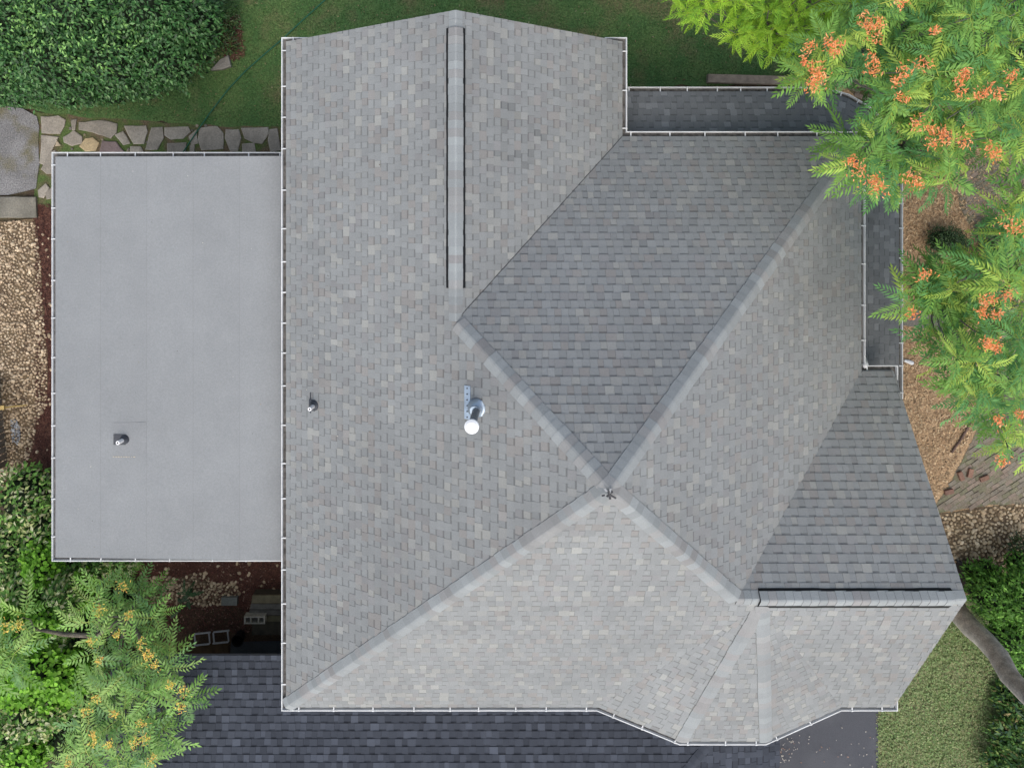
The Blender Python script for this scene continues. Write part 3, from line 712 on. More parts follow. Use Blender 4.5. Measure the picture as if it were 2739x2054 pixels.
# ------------------------------------------------------------------ flagstones, bricks, slabs
def slab(name, px, z0, hgt, col, m, parent, wob=.012, bev=.02, kind=None):
    P = [at(x, y, z0 + hgt) for x, y in px]; n = len(P); c = sum(P, Vector()) / n
    ring = []
    for i in range(n):
        a, b = P[i], P[(i + 1) % n]; k = max(1, int((b - a).length / .14))
        for j in range(k):
            q = a.lerp(b, j / k); 
            if j: q += Vector((random.uniform(-wob, wob), random.uniform(-wob, wob), 0))
            ring.append(q)
    n = len(ring); mb = MB(); top = []
    for q in ring:
        d = (c - q); d.z = 0; d = d.normalized() * min(bev, d.length * .4) if d.length > 1e-6 else d
        top.append(q + d + Vector((0, 0, random.uniform(-.006, .006))))
    low = [q - Vector((0, 0, .012)) for q in ring]; bot = [Vector((q.x, q.y, z0 - .01)) for q in ring]
    ar = sum(ring[i].x * ring[(i + 1) % n].y - ring[(i + 1) % n].x * ring[i].y for i in range(n))
    vs = top + low + bot + [c + Vector((0, 0, .004))]
    fs = [(i, (i + 1) % n, 3 * n) for i in range(n)] + [(n + i, n + (i + 1) % n, (i + 1) % n, i) for i in range(n)] + [(2 * n + i, 2 * n + (i + 1) % n, n + (i + 1) % n, n + i) for i in range(n)]
    if ar < 0: fs = [f[::-1] for f in fs]
    cc = [col] * n + [tuple(q * 1.2 for q in col)] * n + [col] * n
    mb.add(vs, fs, cc); return mb.build(name, m, parent)
ST = [[(270, 755), (370, 750), (412, 775), (405, 810), (380, 855), (275, 850)], [(455, 775), (490, 770), (480, 835), (462, 835)], [(520, 790), (660, 780), (740, 800), (735, 850), (700, 885), (600, 850), (520, 835)],
 [(805, 815), (930, 815), (940, 850), (920, 920), (860, 920), (830, 870)], [(975, 830), (1040, 825), (1045, 890), (1010, 955), (940, 955)], [(1065, 825), (1200, 820), (1215, 850), (1170, 890), (1100, 895), (1065, 870)],
 [(1285, 830), (1390, 820), (1425, 860), (1425, 950), (1300, 960), (1280, 900)], [(1455, 840), (1530, 840), (1545, 890), (1525, 965), (1480, 965), (1450, 890)], [(1560, 830), (1715, 825), (1720, 860), (1680, 920), (1630, 915), (1580, 890)],
 [(1735, 840), (1780, 835), (1800, 960), (1740, 970), (1725, 900)], [(410, 885), (470, 845), (520, 880), (520, 920), (460, 935), (415, 915)], [(515, 940), (550, 895), (590, 890), (630, 920), (610, 965), (550, 970)],
 [(265, 880), (365, 890), (330, 960), (280, 1050), (255, 1040), (265, 950)], [(268, 1085), (318, 985), (350, 975), (360, 1110), (300, 1112)], [(660, 910), (740, 915), (800, 985), (640, 985)], [(740, 870), (790, 850), (830, 920), (790, 930)],
 [(1080, 925), (1190, 920), (1185, 985), (1080, 985)], [(840, 945), (900, 945), (920, 985), (840, 985)], [(1215, 880), (1260, 840), (1270, 920), (1230, 930)], [(1220, 935), (1250, 935), (1245, 985), (1220, 985)], [(365, 905), (388, 935), (352, 940)],
 [(1560, 930), (1630, 925), (1640, 985), (1560, 985)], [(245, 1225), (290, 1185), (310, 1210), (280, 1270), (250, 1265)], [(290, 1240), (335, 1205), (345, 1270), (300, 1280)], [(1806, 832), (1860, 830), (1860, 985), (1815, 960)]]
for i, q in enumerate(ST):
    b = random.uniform(.22, .29); c = (b * 1.08, b * .98, b * .83)
    qx, qy = sum(p[0] for p in q) / len(q), sum(p[1] for p in q) / len(q); q = [(qx + (x - qx) * 1.13, qy + (y - qy) * 1.13) for x, y in q]
    if i == 11: c = (.38, .30, .18)
    if i == 14: c = (.18, .14, .135)
    if i == 20: c = (.34, .28, .20)
    slab('flagstone', [(x / 2.404, y / 2.404) for x, y in q], .0, .045, c, M_STONE, path)
for i in range(26):
    q = scatter([(105, 310), (750, 345), (750, 405), (150, 405)], 1)[0]; r = random.uniform(2.5, 5)
    slab('flagstone', [(q[0] + r * math.cos(a), q[1] + r * math.sin(a)) for a in (0, 1.3, 2.5, 3.8, 5)], 0, .03, random.choice([(.24, .20, .14), (.3, .26, .19), (.15, .14, .12)]), M_STONE, path, bev=.008)
o = slab('concrete_slab', [(-60, 526), (94, 527), (97, 583), (-60, 583)], .0, .09, (.19, .18, .15), M_STONE, None, .004); tag(o, 'weathered concrete slab between the asphalt pad and the river rock', 'slab')
o = slab('stone_block', [(588, 160), (610, 148), (617, 178), (592, 186), (562, 188)], .0, .12, (.22, .21, .19), M_STONE, None, .006); tag(o, 'grey cut stone half hidden under the big evergreen shrub', 'stone')
# bricks of the right-hand paths
def bricks(parent, poly, ang, lim, cols):
    ca, sa = math.cos(ang), math.sin(ang); L_, B_ = .20, .10
    P = np.array([[p.x, p.y] for p in (at(x, y, 0) for x, y in poly)]); lo, hi = P.min(0), P.max(0); c0 = (lo + hi) / 2; R_ = np.linalg.norm(hi - lo) / 2
    me = []
    for k in range(5):
        mb = MB(); g_ = [random.uniform(.9, 1.1) for _ in range(4)]; c = random.choice(cols)
        e = .008; vs = [(-L_ / 2 + e, -B_ / 2 + e, .03), (L_ / 2 - e, -B_ / 2 + e, .03 + random.uniform(-.004, .004)), (L_ / 2 - e, B_ / 2 - e, .03), (-L_ / 2 + e, B_ / 2 - e, .03)]
        vs += [(x * 1.06, y * 1.1, .022) for x, y, z in vs] + [(x * 1.06, y * 1.1, -.02) for x, y, z in vs]
        mb.add(vs, [(0, 1, 2, 3)] + [(4 + i, 4 + (i + 1) % 4, (i + 1) % 4, i) for i in range(4)] + [(8 + i, 8 + (i + 1) % 4, 4 + (i + 1) % 4, 4 + i) for i in range(4)], c)
        tmp = mb.build('brick', M_STONE, None); me.append(tmp.data); WORLD.pop(tmp.name, None); bpy.data.objects.remove(tmp)
    spots = []
    n = int(R_ / B_) + 2
    for i in range(-n, n):
        for j in range(-n, n):
            x = i * L_ + (L_ / 2 if j % 2 else 0); y = j * B_
            wx, wy = c0[0] + x * ca - y * sa, c0[1] + x * sa + y * ca
            spots.append((wx, wy))
    spots = np.array(spots); spots = spots[in_poly(spots, P)]
    px = spots / ((ZC) / F) * np.array([1, -1]) + np.array([NX, NY]); vis = (px[:, 0] < 2745); spots = spots[vis]; px = px[vis]
    order = np.argsort(-px[:, 1]) if lim < len(spots) else np.arange(len(spots))
    for i in order[:lim]:
        if random.random() < .06: continue
        o = bpy.data.objects.new('brick', random.choice(me))
        link(o, parent, Matrix.Translation(Vector((spots[i][0] + random.uniform(-.006, .006), spots[i][1] + random.uniform(-.006, .006), random.uniform(-.020, .002)))) @ Matrix.Rotation(ang + random.uniform(-.09, .09), 4, 'Z'))
    rest = order[lim:]
    if len(rest):
        mb = MB()
        for i in rest: mb.box((spots[i][0], spots[i][1], .005), L_ - .014, B_ - .014, .045, ang + random.uniform(-.05, .05), random.choice(cols))
        mb.build('bricks', M_STONE, parent, kind='stuff')
BR = [(.23, .19, .155), (.21, .18, .14), (.25, .20, .16), (.18, .175, .13), (.22, .195, .155), (.19, .18, .12)]
bricks(brick_path, [(2490, 1372), (2550, 1285), (2605, 1180), (2636, 1090), (2664, 960), (2654, 800), (2624, 660), (2575, 560), (2560, 485), (2605, 425), (2780, 380), (2780, 1336), (2650, 1346)], math.radians(33), 300, BR)
bricks(pavers, [(2258, 230), (2415, 210), (2450, 320), (2335, 295)], math.radians(-20), 80, BR)
for i, (x, y) in enumerate([(2570, 1273), (2595, 1265), (2632, 1279), (2538, 1315)]):
    mb = MB(); p = at(x, y, .05); mb.box(p, .20, .10, .065, random.uniform(0, 3), random.choice([(.25, .145, .105), (.22, .13, .10)])); o = mb.build('brick', M_STONE); tag(o, ['second from the left of four loose red bricks on the mossy brick path', 'third from the left of four loose red bricks on the mossy brick path', 'rightmost of four loose red bricks on the mossy brick path', 'leftmost of four loose red bricks on the mossy brick path'][i], 'brick', 'loose red bricks on the path')
# soldier edging
mb = MB(); mb.tube([at(2598, 1128, .03), at(2570, 1175, .03), at(2545, 1210, .03)], .03, 6, (.15, .10, .08)); tag(mb.build('path_edging', M_WOOD), 'thin dark edging strip between wood chips and brick path', 'edging')

# ------------------------------------------------------------------ garden odds and ends
def board(name, p0, p1, wd, th, col, label, cat, m=None):
    p0, p1 = Vector(p0), Vector(p1); mb = MB(); d = p1 - p0; mb.box((p0 + p1) / 2, d.length, wd, th, math.atan2(d.y, d.x), col); return tag(mb.build(name, m or M_WOOD), label, cat)
board('timber_edging', at(1892, 211, .08), at(2420, 226, .08), .19, .14, (.31, .245, .185), 'long weathered timber edging the lawn beside the porch roof', 'timber')
board('metal_edging', at(2555, 1496, .05), at(2665, 1566, .05), .04, .12, (.05, .048, .045), 'black edging board below the river rock bed', 'edging')
board('plank', at(2548, 1520, .03), at(2640, 1590, .03), .5, .03, (.055, .042, .034), 'dark brown plank on the soil by the gable end', 'plank')
board('stepping_stone', at(2418, 846, .05), at(2530, 862, .05), .42, .05, (.17, .16, .14), 'grey stepping slab in the wood chips by the porch', 'slab', M_STONE)
mb = MB(); mb.tube([at(2418, 964, .08), at(2430, 967, .06), at(2440, 971, .03)], [.03, .045, .05], 8); tag(mb.build('splash_guard', M_WHITE), 'small white downspout end on the wood chips', 'downspout')
# green hose
hp_ = [(905, -40), (868, 2), (815, 50), (757, 104), (705, 148), (655, 192), (610, 240), (560, 305), (520, 362), (488, 410), (470, 440)]
pts = []
for i in range(len(hp_) - 1):
    for j in range(6):
        a, b = hp_[i], hp_[i + 1]; q = j / 6; pts.append(at(a[0] + (b[0] - a[0]) * q, a[1] + (b[1] - a[1]) * q, .07))
mb = MB(); mb.tube(pts, .014, 6, (.01, .10, .06)); tag(mb.build('garden_hose', mat('hose_rubber', (.012, .11, .065), .5), None, True), 'thin green garden hose running over the lawn and flagstones', 'hose')
# left fence
fx = at(10, 1180, 0).x
fence = thing('wooden_fence', (at(8, 1180).x - .1, at(0, 1180).y, 0), 'grey weathered board fence at the left edge beside the river rock', 'fence')
zf0 = 1.1
ya, yb = at(0, 1040, zf0).y, at(0, 1290, zf0).y; n = 13
for i in range(n):
    y = ya + (yb - ya) * (i + .5) / n; mb = MB(); xx = at(3 + i * 1.5, 1100, 0).x
    mb.box((xx - .02, y, .55), .03, abs(yb - ya) / n * .82, 1.1 + random.uniform(-.03, .03), -.09, random.choice([(.19, .17, .145), (.16, .145, .125), (.23, .205, .175)])); mb.build('board', M_WOOD, fence)
for zz in (.25, .9):
    mb = MB(); mb.box((at(9, 1100, 0).x - .06, (ya + yb) / 2, zz), .05, abs(yb - ya), .09, -.075, (.17, .15, .13)); mb.build('rail', M_WOOD, fence)
mb = MB(); mb.tube([at(-60, 1098, .6), at(72, 1083, .12)], [.022, .014], 8, (.42, .31, .11)); tag(mb.build('bamboo_pole', M_WOOD), 'yellow bamboo pole leaning over the river rock', 'pole')
mb = MB(); mb.box(at(-18, 1092, .75), .5, .09, .05, .08, (.42, .31, .12)); tag(mb.build('wooden_stake', M_WOOD), 'short yellow wooden stake on the fence top', 'stake')
# the gap behind the garage
c0 = at(615, 1605, .06); mb = MB(); mb.box(c0, .36, .18, .12, .0, (.15, .16, .15)); tag(mb.build('paver_block', M_STONE), 'plain grey paver block on the mulch beside the river rock', 'block')
steps = thing('wooden_steps', at(700, 1625, 0), 'small weathered wooden steps beside the house wall', 'steps')
for i, (x0, x1, y0, y1, z, col) in enumerate([(672, 790, 1592, 1613, .55, (.13, .115, .075)), (668, 790, 1615, 1629, .50, (.12, .115, .105)), (664, 790, 1631, 1645, .45, (.11, .105, .095)), (662, 790, 1647, 1662, .42, (.13, .12, .075))]):
    mb = MB(); a, b = at(x0, y0, z), at(x1, y1, z); mb.prism([Vector((a.x + .03, a.y, z)), Vector((b.x, a.y, z)), Vector((b.x, b.y, z)), Vector((a.x, b.y, z))], z - .05, col); mb.build('tread', M_WOOD, steps)
mb = MB(); a, b = at(668, 1595, .4), at(780, 1700, .4)
mb.prism([Vector((a.x + .04, a.y - .02, .365)), Vector((b.x, a.y - .02, .365)), Vector((b.x, b.y, .365)), Vector((a.x + .04, b.y, .365))], 0, (.07, .06, .045)); mb.build('stringer', M_WOOD, steps)
mb = MB(); q = at(684, 1652, .5); hx, hy, zt, zb = .235, .085, .60, .425
xs_ = [-hx, -hx + .035, -.105, -.07, .07, .105, hx - .035, hx]; ys_ = [-hy, -hy + .03, hy - .03, hy]
for i in range(7):
    for j in range(3):
        if j == 1 and i in (1, 3, 5): continue
        mb.box((q.x + (xs_[i] + xs_[i + 1]) / 2, q.y + (ys_[j] + ys_[j + 1]) / 2, (zt + zb) / 2), xs_[i + 1] - xs_[i] + .0005, ys_[j + 1] - ys_[j] + .0005, zt - zb + random.uniform(0, .0008), 0, (.36, .34, .29))
mb.box((q.x, q.y, zb - .0), hx * 1.96, hy * 1.9, .01, 0, (.02, .02, .02)); tag(mb.build('concrete_block', M_STONE), 'hollow grey concrete block with three holes resting on the wooden steps', 'block')
sheet('basement_pad', [(618, 1716), (830, 1712), (830, 1860), (606, 1860)], mat2('shaded_concrete', (.075, .08, .085), (.06, .062, .066), 3, fine=(50, .8, 1.2)), .012)  # concrete colour darkened to carry the shade of the tall house
sheet('bare_soil', [(360, 1622), (470, 1618), (560, 1628), (640, 1622), (668, 1650), (830, 1650), (830, 1860), (360, 1860)], mat2('shaded_soil', (.062, .040, .026), (.085, .055, .035), 3, fine=(40, .6, 1.4)), .008)  # dark soil, its colour deepened further for the house's shade
for lab, ctr, ang in (('white square window frame lying left of its twin behind the garage', (541, 1708), .10), ('white square window frame lying beside the black bucket', (591, 1703), .10)):
    fr_ = thing('window_frame', at(*ctr, .05), lab, 'window frame', 'loose window frames on the ground'); c = at(*ctr, .16); Rr = Matrix.Rotation(ang, 3, 'Z')
    for k, (dx, dy, lx, ly) in enumerate(((0, .13, .36, .028), (0, -.13, .36, .028), (-.166, 0, .028, .232), (.166, 0, .028, .232))):
        mb = MB(); mb.box(c + Rr @ Vector((dx + dy * .18, dy, 0)), lx, ly, .03, ang, (.42, .42, .43)); mb.build('frame_bar', M_ATTR, fr_)
mb = MB(); b_ = at(645, 1695, .0); mb.tube([b_, b_ + Vector((0, 0, .28)), b_ + Vector((0, 0, .30))], [.10, .125, .135], 20, (.012, .012, .013), cap=False); mb.tube([b_ + Vector((0, 0, .05)), b_ + Vector((0, 0, .06))], [.10, .10], 20, (.012, .012, .012)); tag(mb.build('bucket', mat('bucket_plastic', (.014, .014, .015), .5)), 'black plastic bucket in the shade beside the wooden steps', 'bucket')
board('plywood_sheet', at(500, 1737, .03), at(612, 1737, .03), .30, .015, (.085, .052, .026), 'brown plywood sheet lying below the window frames', 'plywood')
# leaf litter on the garage roof and the drive
px = np.vstack([scatter([(2050, 1990), (2120, 1972), (2135, 2000), (2110, 2030), (2060, 2054)], 60), scatter([(1920, 2000), (2340, 1930), (2340, 2054), (1900, 2054)], 45)])
pos = at_np(px, 0.06); pos[:, 2] = .06
o = leaves_mesh('leaf_litter', pos, RNG.uniform(0, 6.28, len(px)), RNG.uniform(-.2, .2, len(px)), RNG.uniform(-.2, .2, len(px)), RNG.uniform(.02, .06, len(px)), RNG.uniform(.012, .035, len(px)), pick([(3, .45, .42, .38), (2, .28, .17, .12), (1, .6, .58, .5)], len(px)), M_LEAF_SOFT, None, 'stuff'); o['label'] = 'pale leaf litter on the dark driveway beside the garage'; o['category'] = 'leaves'

# ------------------------------------------------------------------ foliage
def leafy(root, name, blobs, n, ln, wd, cols, m=M_LEAF, up=.55, shape=None, tris=None, shell=.55, kind='stuff', dark=True):
    "leaves through the outer part of a set of ellipsoids (centre, radii)"
    vol = np.array([b[1][0] * b[1][1] for b in blobs]); cnt = (n * vol / vol.sum()).astype(int); Ps = []; Ns = []
    for (c, r), k in zip(blobs, cnt):
        d = RNG.normal(size=(k, 3)); d /= np.linalg.norm(d, axis=1)[:, None]; d[:, 2] = np.abs(d[:, 2]) * 1.0 - .15
        s = shell + (1 - shell) * RNG.uniform(0, 1, k) ** .6
        # lumpy surface
        lump = 1 + .16 * np.sin(d[:, 0] * 7 + c[0] * 5) * np.cos(d[:, 1] * 8 + c[1] * 3) + .08 * np.sin(d[:, 0] * 19 + d[:, 1] * 17)
        Ps.append(np.array(c) + d * (s * lump)[:, None] * np.array(r)); Ns.append(d)
    P = np.vstack(Ps); N_ = np.vstack(Ns); k = len(P); ok = P[:, 2] > .03; P = P[ok]; N_ = N_[ok]; k = len(P)
    az = np.arctan2(N_[:, 1], N_[:, 0]) + RNG.normal(0, 1.1, k); tilt = RNG.normal(.25, .45, k) + (1 - N_[:, 2]) * up * .5; roll = RNG.normal(0, .5, k)
    return leaves_mesh(name, P, az, tilt, roll, RNG.uniform(.7, 1.25, k) * ln, RNG.uniform(.75, 1.2, k) * wd, pick(cols, k, .17), m, root, kind, shape, tris)
def stems(root, name, base, blobs, r0, col, n=3):
    mb = MB(); base = Vector(base)
    for c, r in blobs:
        c = Vector(c); mid = base.lerp(c, .5) + Vector((random.uniform(-.15, .15), random.uniform(-.15, .15), .05))
        mb.tube([base, mid, c], [r0, r0 * .6, r0 * .2], 6, col)
    return mb.build(name, M_BARK, root, True)
def B(px, py, z, rx, ry, rz): return (tuple(at(px, py, z)), (rx, ry, rz))
# big evergreen shrub, upper left
bl = [B(60, 40, 1.5, 1.2, 1.1, 1.5), B(230, 30, 1.7, 1.25, 1.1, 1.7), B(400, 30, 1.6, 1.15, 1.0, 1.5), B(505, 55, 1.2, .75, .9, 1.2), B(10, 170, 1.2, 1.0, .85, 1.2), B(150, 160, 1.5, 1.1, .95, 1.5), B(310, 165, 1.4, 1.1, .85, 1.4), B(440, 155, 1.2, .85, .8, 1.2), B(90, 235, .8, .8, .42, .9), B(240, 235, .9, .8, .40, .9), B(360, 215, .9, .7, .45, .9), B(530, 125, .7, .42, .55, .8), B(575, 30, .6, .25, .3, .5), B(470, 215, .6, .3, .22, .5), B(300, 262, .5, .3, .18, .45), B(180, 275, .5, .28, .16, .4), B(30, 268, .6, .35, .18, .5), B(400, 245, .5, .22, .15, .4)]
t1 = thing('evergreen_shrub', at(230, 90, 0), 'big dense dark green evergreen shrub over the lawn corner', 'shrub')
leafy(t1, 'crown', bl, 24000, .100, .048, [(5, .042, .130, .034), (3, .070, .19, .050), (2, .14, .28, .095), (1.3, .022, .055, .020)], shell=.5)
leafy(t1, 'new_growth', [B(40, 60, 1.7, 1.2, 1.2, 1.5), B(230, 80, 2.0, 1.2, 1.0, 1.5)], 1500, .095, .040, [(2, .20, .40, .10), (1, .15, .31, .07)], shell=.93)
stems(t1, 'trunk', at(230, 90, 0), bl, .09, (.09, .07, .055))
# dark core that closes the gaps
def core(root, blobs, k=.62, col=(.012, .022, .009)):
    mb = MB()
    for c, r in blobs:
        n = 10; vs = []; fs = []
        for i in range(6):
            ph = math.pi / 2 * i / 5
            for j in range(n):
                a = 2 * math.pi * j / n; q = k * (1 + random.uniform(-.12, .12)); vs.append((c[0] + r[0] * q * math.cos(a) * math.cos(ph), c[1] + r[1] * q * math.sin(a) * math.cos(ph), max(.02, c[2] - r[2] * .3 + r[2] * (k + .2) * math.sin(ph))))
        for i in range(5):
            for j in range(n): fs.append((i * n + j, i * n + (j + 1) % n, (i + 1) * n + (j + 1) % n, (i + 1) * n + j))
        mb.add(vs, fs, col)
    return mb.build('dark_core', M_BARK, root, kind='stuff')
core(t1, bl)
# low plants at its foot
t2 = thing('leafy_perennial', at(600, 40, 0), 'loose green perennial growing on mulch right of the big shrub', 'plant')
leafy(t2, 'leaves', [B(600, 35, .25, .35, .45, .4), B(605, 110, .2, .25, .3, .3)], 900, .085, .03, [(2, .05, .12, .03), (1, .10, .16, .05), (1, .03, .07, .02)])

# fronds
def frond_mesh(npair, lw, ll, seed, col, droop=.28, curve=.3, ang=62):
    r = random.Random(seed); V = []; Fs = []; C = []
    def q(pts, tris, c):
        b = len(V); V.extend(pts); Fs.extend([[b + i for i in t_] for t_ in tris]); C.extend([c] * len(tris))
    def rach(t_): return np.array([t_, curve * .12 * math.sin(t_ * 2.2), -droop * t_ * t_ + .10 * math.sin(t_ * 3.1)])
    for i in range(5):
        a, b = rach(i / 5), rach((i + 1) / 5); wv = np.array([0, .008 * (1.2 - i / 5), 0]); q([a - wv, a + wv, b + wv * .8, b - wv * .8], [[0, 1, 2], [0, 2, 3]], (col[0] * 1.5, col[1] * 1.1, col[2]))
    for i in range(npair):
        t_ = .14 + .84 * (i + .5) / npair; p = rach(t_); sc = (1 - .45 * max(0, t_ - .55) / .45) * (.75 + .25 * min(1, t_ / .3))
        for s in (-1, 1):
            a = math.radians(ang - 22 * t_) + r.uniform(-.10, .10); L_ = ll * sc * r.uniform(.88, 1.1); wd = lw * r.uniform(.85, 1.15)
            d = np.array([math.cos(a), s * math.sin(a), 0]); e = np.array([-math.sin(a) * s, math.cos(a), 0]); dz = r.uniform(-.45, .0)
            c = np.array(col) * r.uniform(.82, 1.2)
            k1 = p + d * L_ * .4 + np.array([0, 0, .06 * L_ + dz * .3 * L_]); tip = p + d * L_ + np.array([.10 * L_, 0, dz * L_])
            q([p, k1 + e * wd, k1 - e * wd, tip], [[0, 2, 1], [1, 2, 3]], tuple(c))
    a = rach(.97); q([a, a + np.array([.4 * ll, -lw, 0]), a + np.array([.4 * ll, lw, 0]), a + np.array([ll * .8, 0, -.03])], [[0, 1, 2], [1, 3, 2]], col)
    return np.array(V, float), np.array(Fs), np.array(C, float)
def frond_tree(root, centers, spec, nper, ln, m, lim=300):
    "rosettes of pinnate leaves at the twig ends; the topmost ones single objects, the rest joined"
    vs_ = [frond_mesh(*s) for s in spec]; items = []
    for c in centers:
        c = np.array(c); k = random.randint(nper - 2, nper + 2); a0 = random.uniform(0, 6.28)
        for i in range(k):
            az = a0 + 2 * math.pi * i / k + random.uniform(-.3, .3); sc = ln * random.uniform(.72, 1.12); ti = random.uniform(-.30, .30); ro = random.uniform(-.45, .45)
            items.append((c[2] + random.uniform(-.16, .12), c[0] + random.uniform(-.05, .05), c[1] + random.uniform(-.05, .05), az, ti, ro, sc, random.randrange(len(vs_))))
    items.sort(reverse=True); meshes = []
    for V, Fs, C in vs_:
        o = np_mesh('frond', V, Fs, C, m); meshes.append(o.data); WORLD.pop(o.name, None); bpy.data.objects.remove(o)
    def wm(it): return Matrix.Translation((it[1], it[2], it[0])) @ Matrix.Rotation(it[3], 4, 'Z') @ Matrix.Rotation(it[4], 4, 'Y') @ Matrix.Rotation(it[5], 4, 'X') @ Matrix.Scale(it[6], 4)
    for it in items[:lim]: link(bpy.data.objects.new('frond', meshes[it[7]]), root, wm(it))
    VV, FF, CC = [], [], []; b = 0
    for it in items[lim:]:
        V, Fs, C = vs_[it[7]]; M_ = np.array(wm(it)); VV.append(V @ M_[:3, :3].T + M_[:3, 3]); FF.append(Fs + b); CC.append(C * random.uniform(.8, 1.15)); b += len(V)
    if VV: np_mesh('fronds', np.vstack(VV), np.vstack(FF), np.vstack(CC), m, root, 'stuff')
def seed_cluster(root, c, r, cols, n=46):
    P = RNG.normal(size=(n, 3)) * np.array([r, r, r * .5]) * .55 + np.array(c); az = RNG.uniform(0, 6.28, n)
    leaves_mesh('seed_cluster', P, az, RNG.uniform(-.6, .6, n), RNG.uniform(-.7, .7, n), RNG.uniform(.035, .065, n), RNG.uniform(.012, .022, n), pick(cols, n, .15), M_SEED, root, 'stuff')
def limbs(root, base, fork, centers, r0, col, name='limb'):
    mb = MB(); base = Vector(base); fork = [Vector(f) for f in fork]; 
    mb.tube([base, base.lerp(fork[0], .5) + Vector((.08, .05, 0)), fork[0]], [r0, r0 * .85, r0 * .7], 12, col); mb.build('trunk', M_BARK, root, True)
    nodes = [fork[0]]; par = {0: None}
    for f in fork[1:]:
        j = min(range(len(nodes)), key=lambda i: (nodes[i] - f).length); mb = MB(); a = nodes[j]; m_ = a.lerp(f, .5) + Vector((random.uniform(-.12, .12), random.uniform(-.12, .12), random.uniform(-.1, .1)))
        mb.tube([a, m_, f], [r0 * .42, r0 * .34, r0 * .26], 8, col); mb.build(name, M_BARK, root, True); nodes.append(f)
    mb = MB()
    for c in centers:
        c = Vector(c); j = min(range(len(nodes)), key=lambda i: (nodes[i] - c).length); a = nodes[j]; m_ = a.lerp(c, .55) + Vector((0, 0, -.10)); mb.tube([a, m_, c], [.02, .014, .007], 5, col)
    mb.build('twigs', M_BARK, root, kind='stuff')
# tree with orange seed clusters, right
M1 = [(2330, -30), (2275, 30), (2262, 80), (2185, 112), (2165, 150), (2150, 200), (2165, 232), (2215, 228), (2250, 190), (2330, 195), (2370, 250), (2365, 310), (2330, 375), (2250, 365), (2232, 390), (2260, 425), (2310, 470), (2380, 485), (2440, 470), (2500, 505), (2540, 470), (2600, 400), (2660, 400), (2770, 380), (2770, -30)]
M2 = [(2770, 440), (2710, 520), (2665, 590), (2690, 615), (2770, 680)]
M3 = [(2510, 712), (2485, 745), (2430, 790), (2425, 815), (2480, 840), (2560, 830), (2640, 720), (2600, 700)]
M4 = [(2640, 690), (2560, 860), (2490, 910), (2500, 965), (2550, 1000), (2590, 1075), (2650, 1110), (2690, 1205), (2770, 1200), (2770, 690)]
M5 = [(2480, 740), (2540, 715), (2600, 720), (2600, 780), (2500, 800)]
ctr = []
for poly, sp, z0, z1_ in ((M1, 46, 6.3, 7.4), (M1, 70, 5.3, 5.9), (M2, 42, 6.3, 7.0), (M3, 42, 5.6, 6.4), (M4, 47, 5.8, 7.0), (M4, 80, 4.8, 5.3), (M5, 50, 5.2, 5.8)):
    for q in spaced(poly, sp): ctr.append(tuple(at(q[0], q[1], random.uniform(z0, z1_))))
tr = thing('seed_tree', at(2860, 560, 0), 'feathery green tree hung with orange seed clusters reaching over the roof corner', 'tree')
GR = (.18, .36, .070); GB = (.105, .27, .075); GL = (.37, .53, .095)
frond_tree(tr, ctr, [(9, .032, .28, 1, GR, .3, .4), (10, .029, .29, 2, GB, .35, -.4), (9, .032, .27, 3, GL, .25, .2), (10, .030, .27, 4, GR, .3, -.2), (8, .034, .30, 5, GB, .4, .5), (10, .030, .28, 6, (.22, .42, .09), .3, 0), (12, .024, .22, 7, GL, .5, .8), (7, .038, .30, 8, GR, .2, -.8), (11, .026, .24, 9, (.12, .31, .10), .45, .3)], 8, .46, M_LEAF_SOFT)
fork = [at(2840, 520, 4.8), at(2640, 330, 5.6), at(2480, 200, 5.9), at(2350, 120, 6.0), at(2420, 400, 5.9), at(2300, 430, 5.9), at(2240, 190, 6.0), at(2700, 100, 6.0), at(2560, 110, 6.1), at(2720, 720, 5.4), at(2620, 830, 5.5), at(2500, 790, 5.5), at(2640, 1000, 5.6), at(2700, 1140, 5.7), at(2720, 560, 5.7)]
limbs(tr, at(2860, 560, 0), fork, ctr, .20, (.20, .185, .165))
OR = [(3, .90, .31, .12), (2, .94, .42, .20), (1, .78, .28, .09)]
Z3 = [(1190, 130), (1215, 172), (1280, 152), (1260, 240), (955, 265), (1015, 292), (825, 302), (805, 395), (870, 435), (885, 500), (855, 548), (1245, 385), (1245, 450), (1440, 460), (1410, 530), (1565, 410), (1430, 625), (1840, 470), (1800, 590), (1930, 610), (1990, 580), (2050, 600), (1800, 510), (1530, 790), (1620, 830), (1690, 850), (1720, 885), (1630, 920), (1830, 910), (2010, 960), (2030, 1000), (1105, 1030), (1150, 1085), (1225, 1165), (1270, 1170), (1480, 1150), (1530, 1180), (1290, 1225), (2140, 480), (2110, 1440), (2180, 1470), (1430, 8), (1640, 200), (905, 480), (990, 330)]
Z6 = [(1500, 380), (1960, 310), (2010, 290), (1940, 370), (2040, 390), (2000, 590), (2030, 600), (1970, 570), (1570, 140), (2050, 1070), (2190, 1030), (2070, 1320), (2110, 265)]
for x, y in Z3: seed_cluster(tr, at(1819 + x * .416, y * .416, random.uniform(7.45, 7.65)), random.uniform(.055, .105), OR, 44)
for x, y in Z6: seed_cluster(tr, at(1819 + x * .416, 680 + y * .416, random.uniform(7.05, 7.2)), random.uniform(.05, .09), OR)
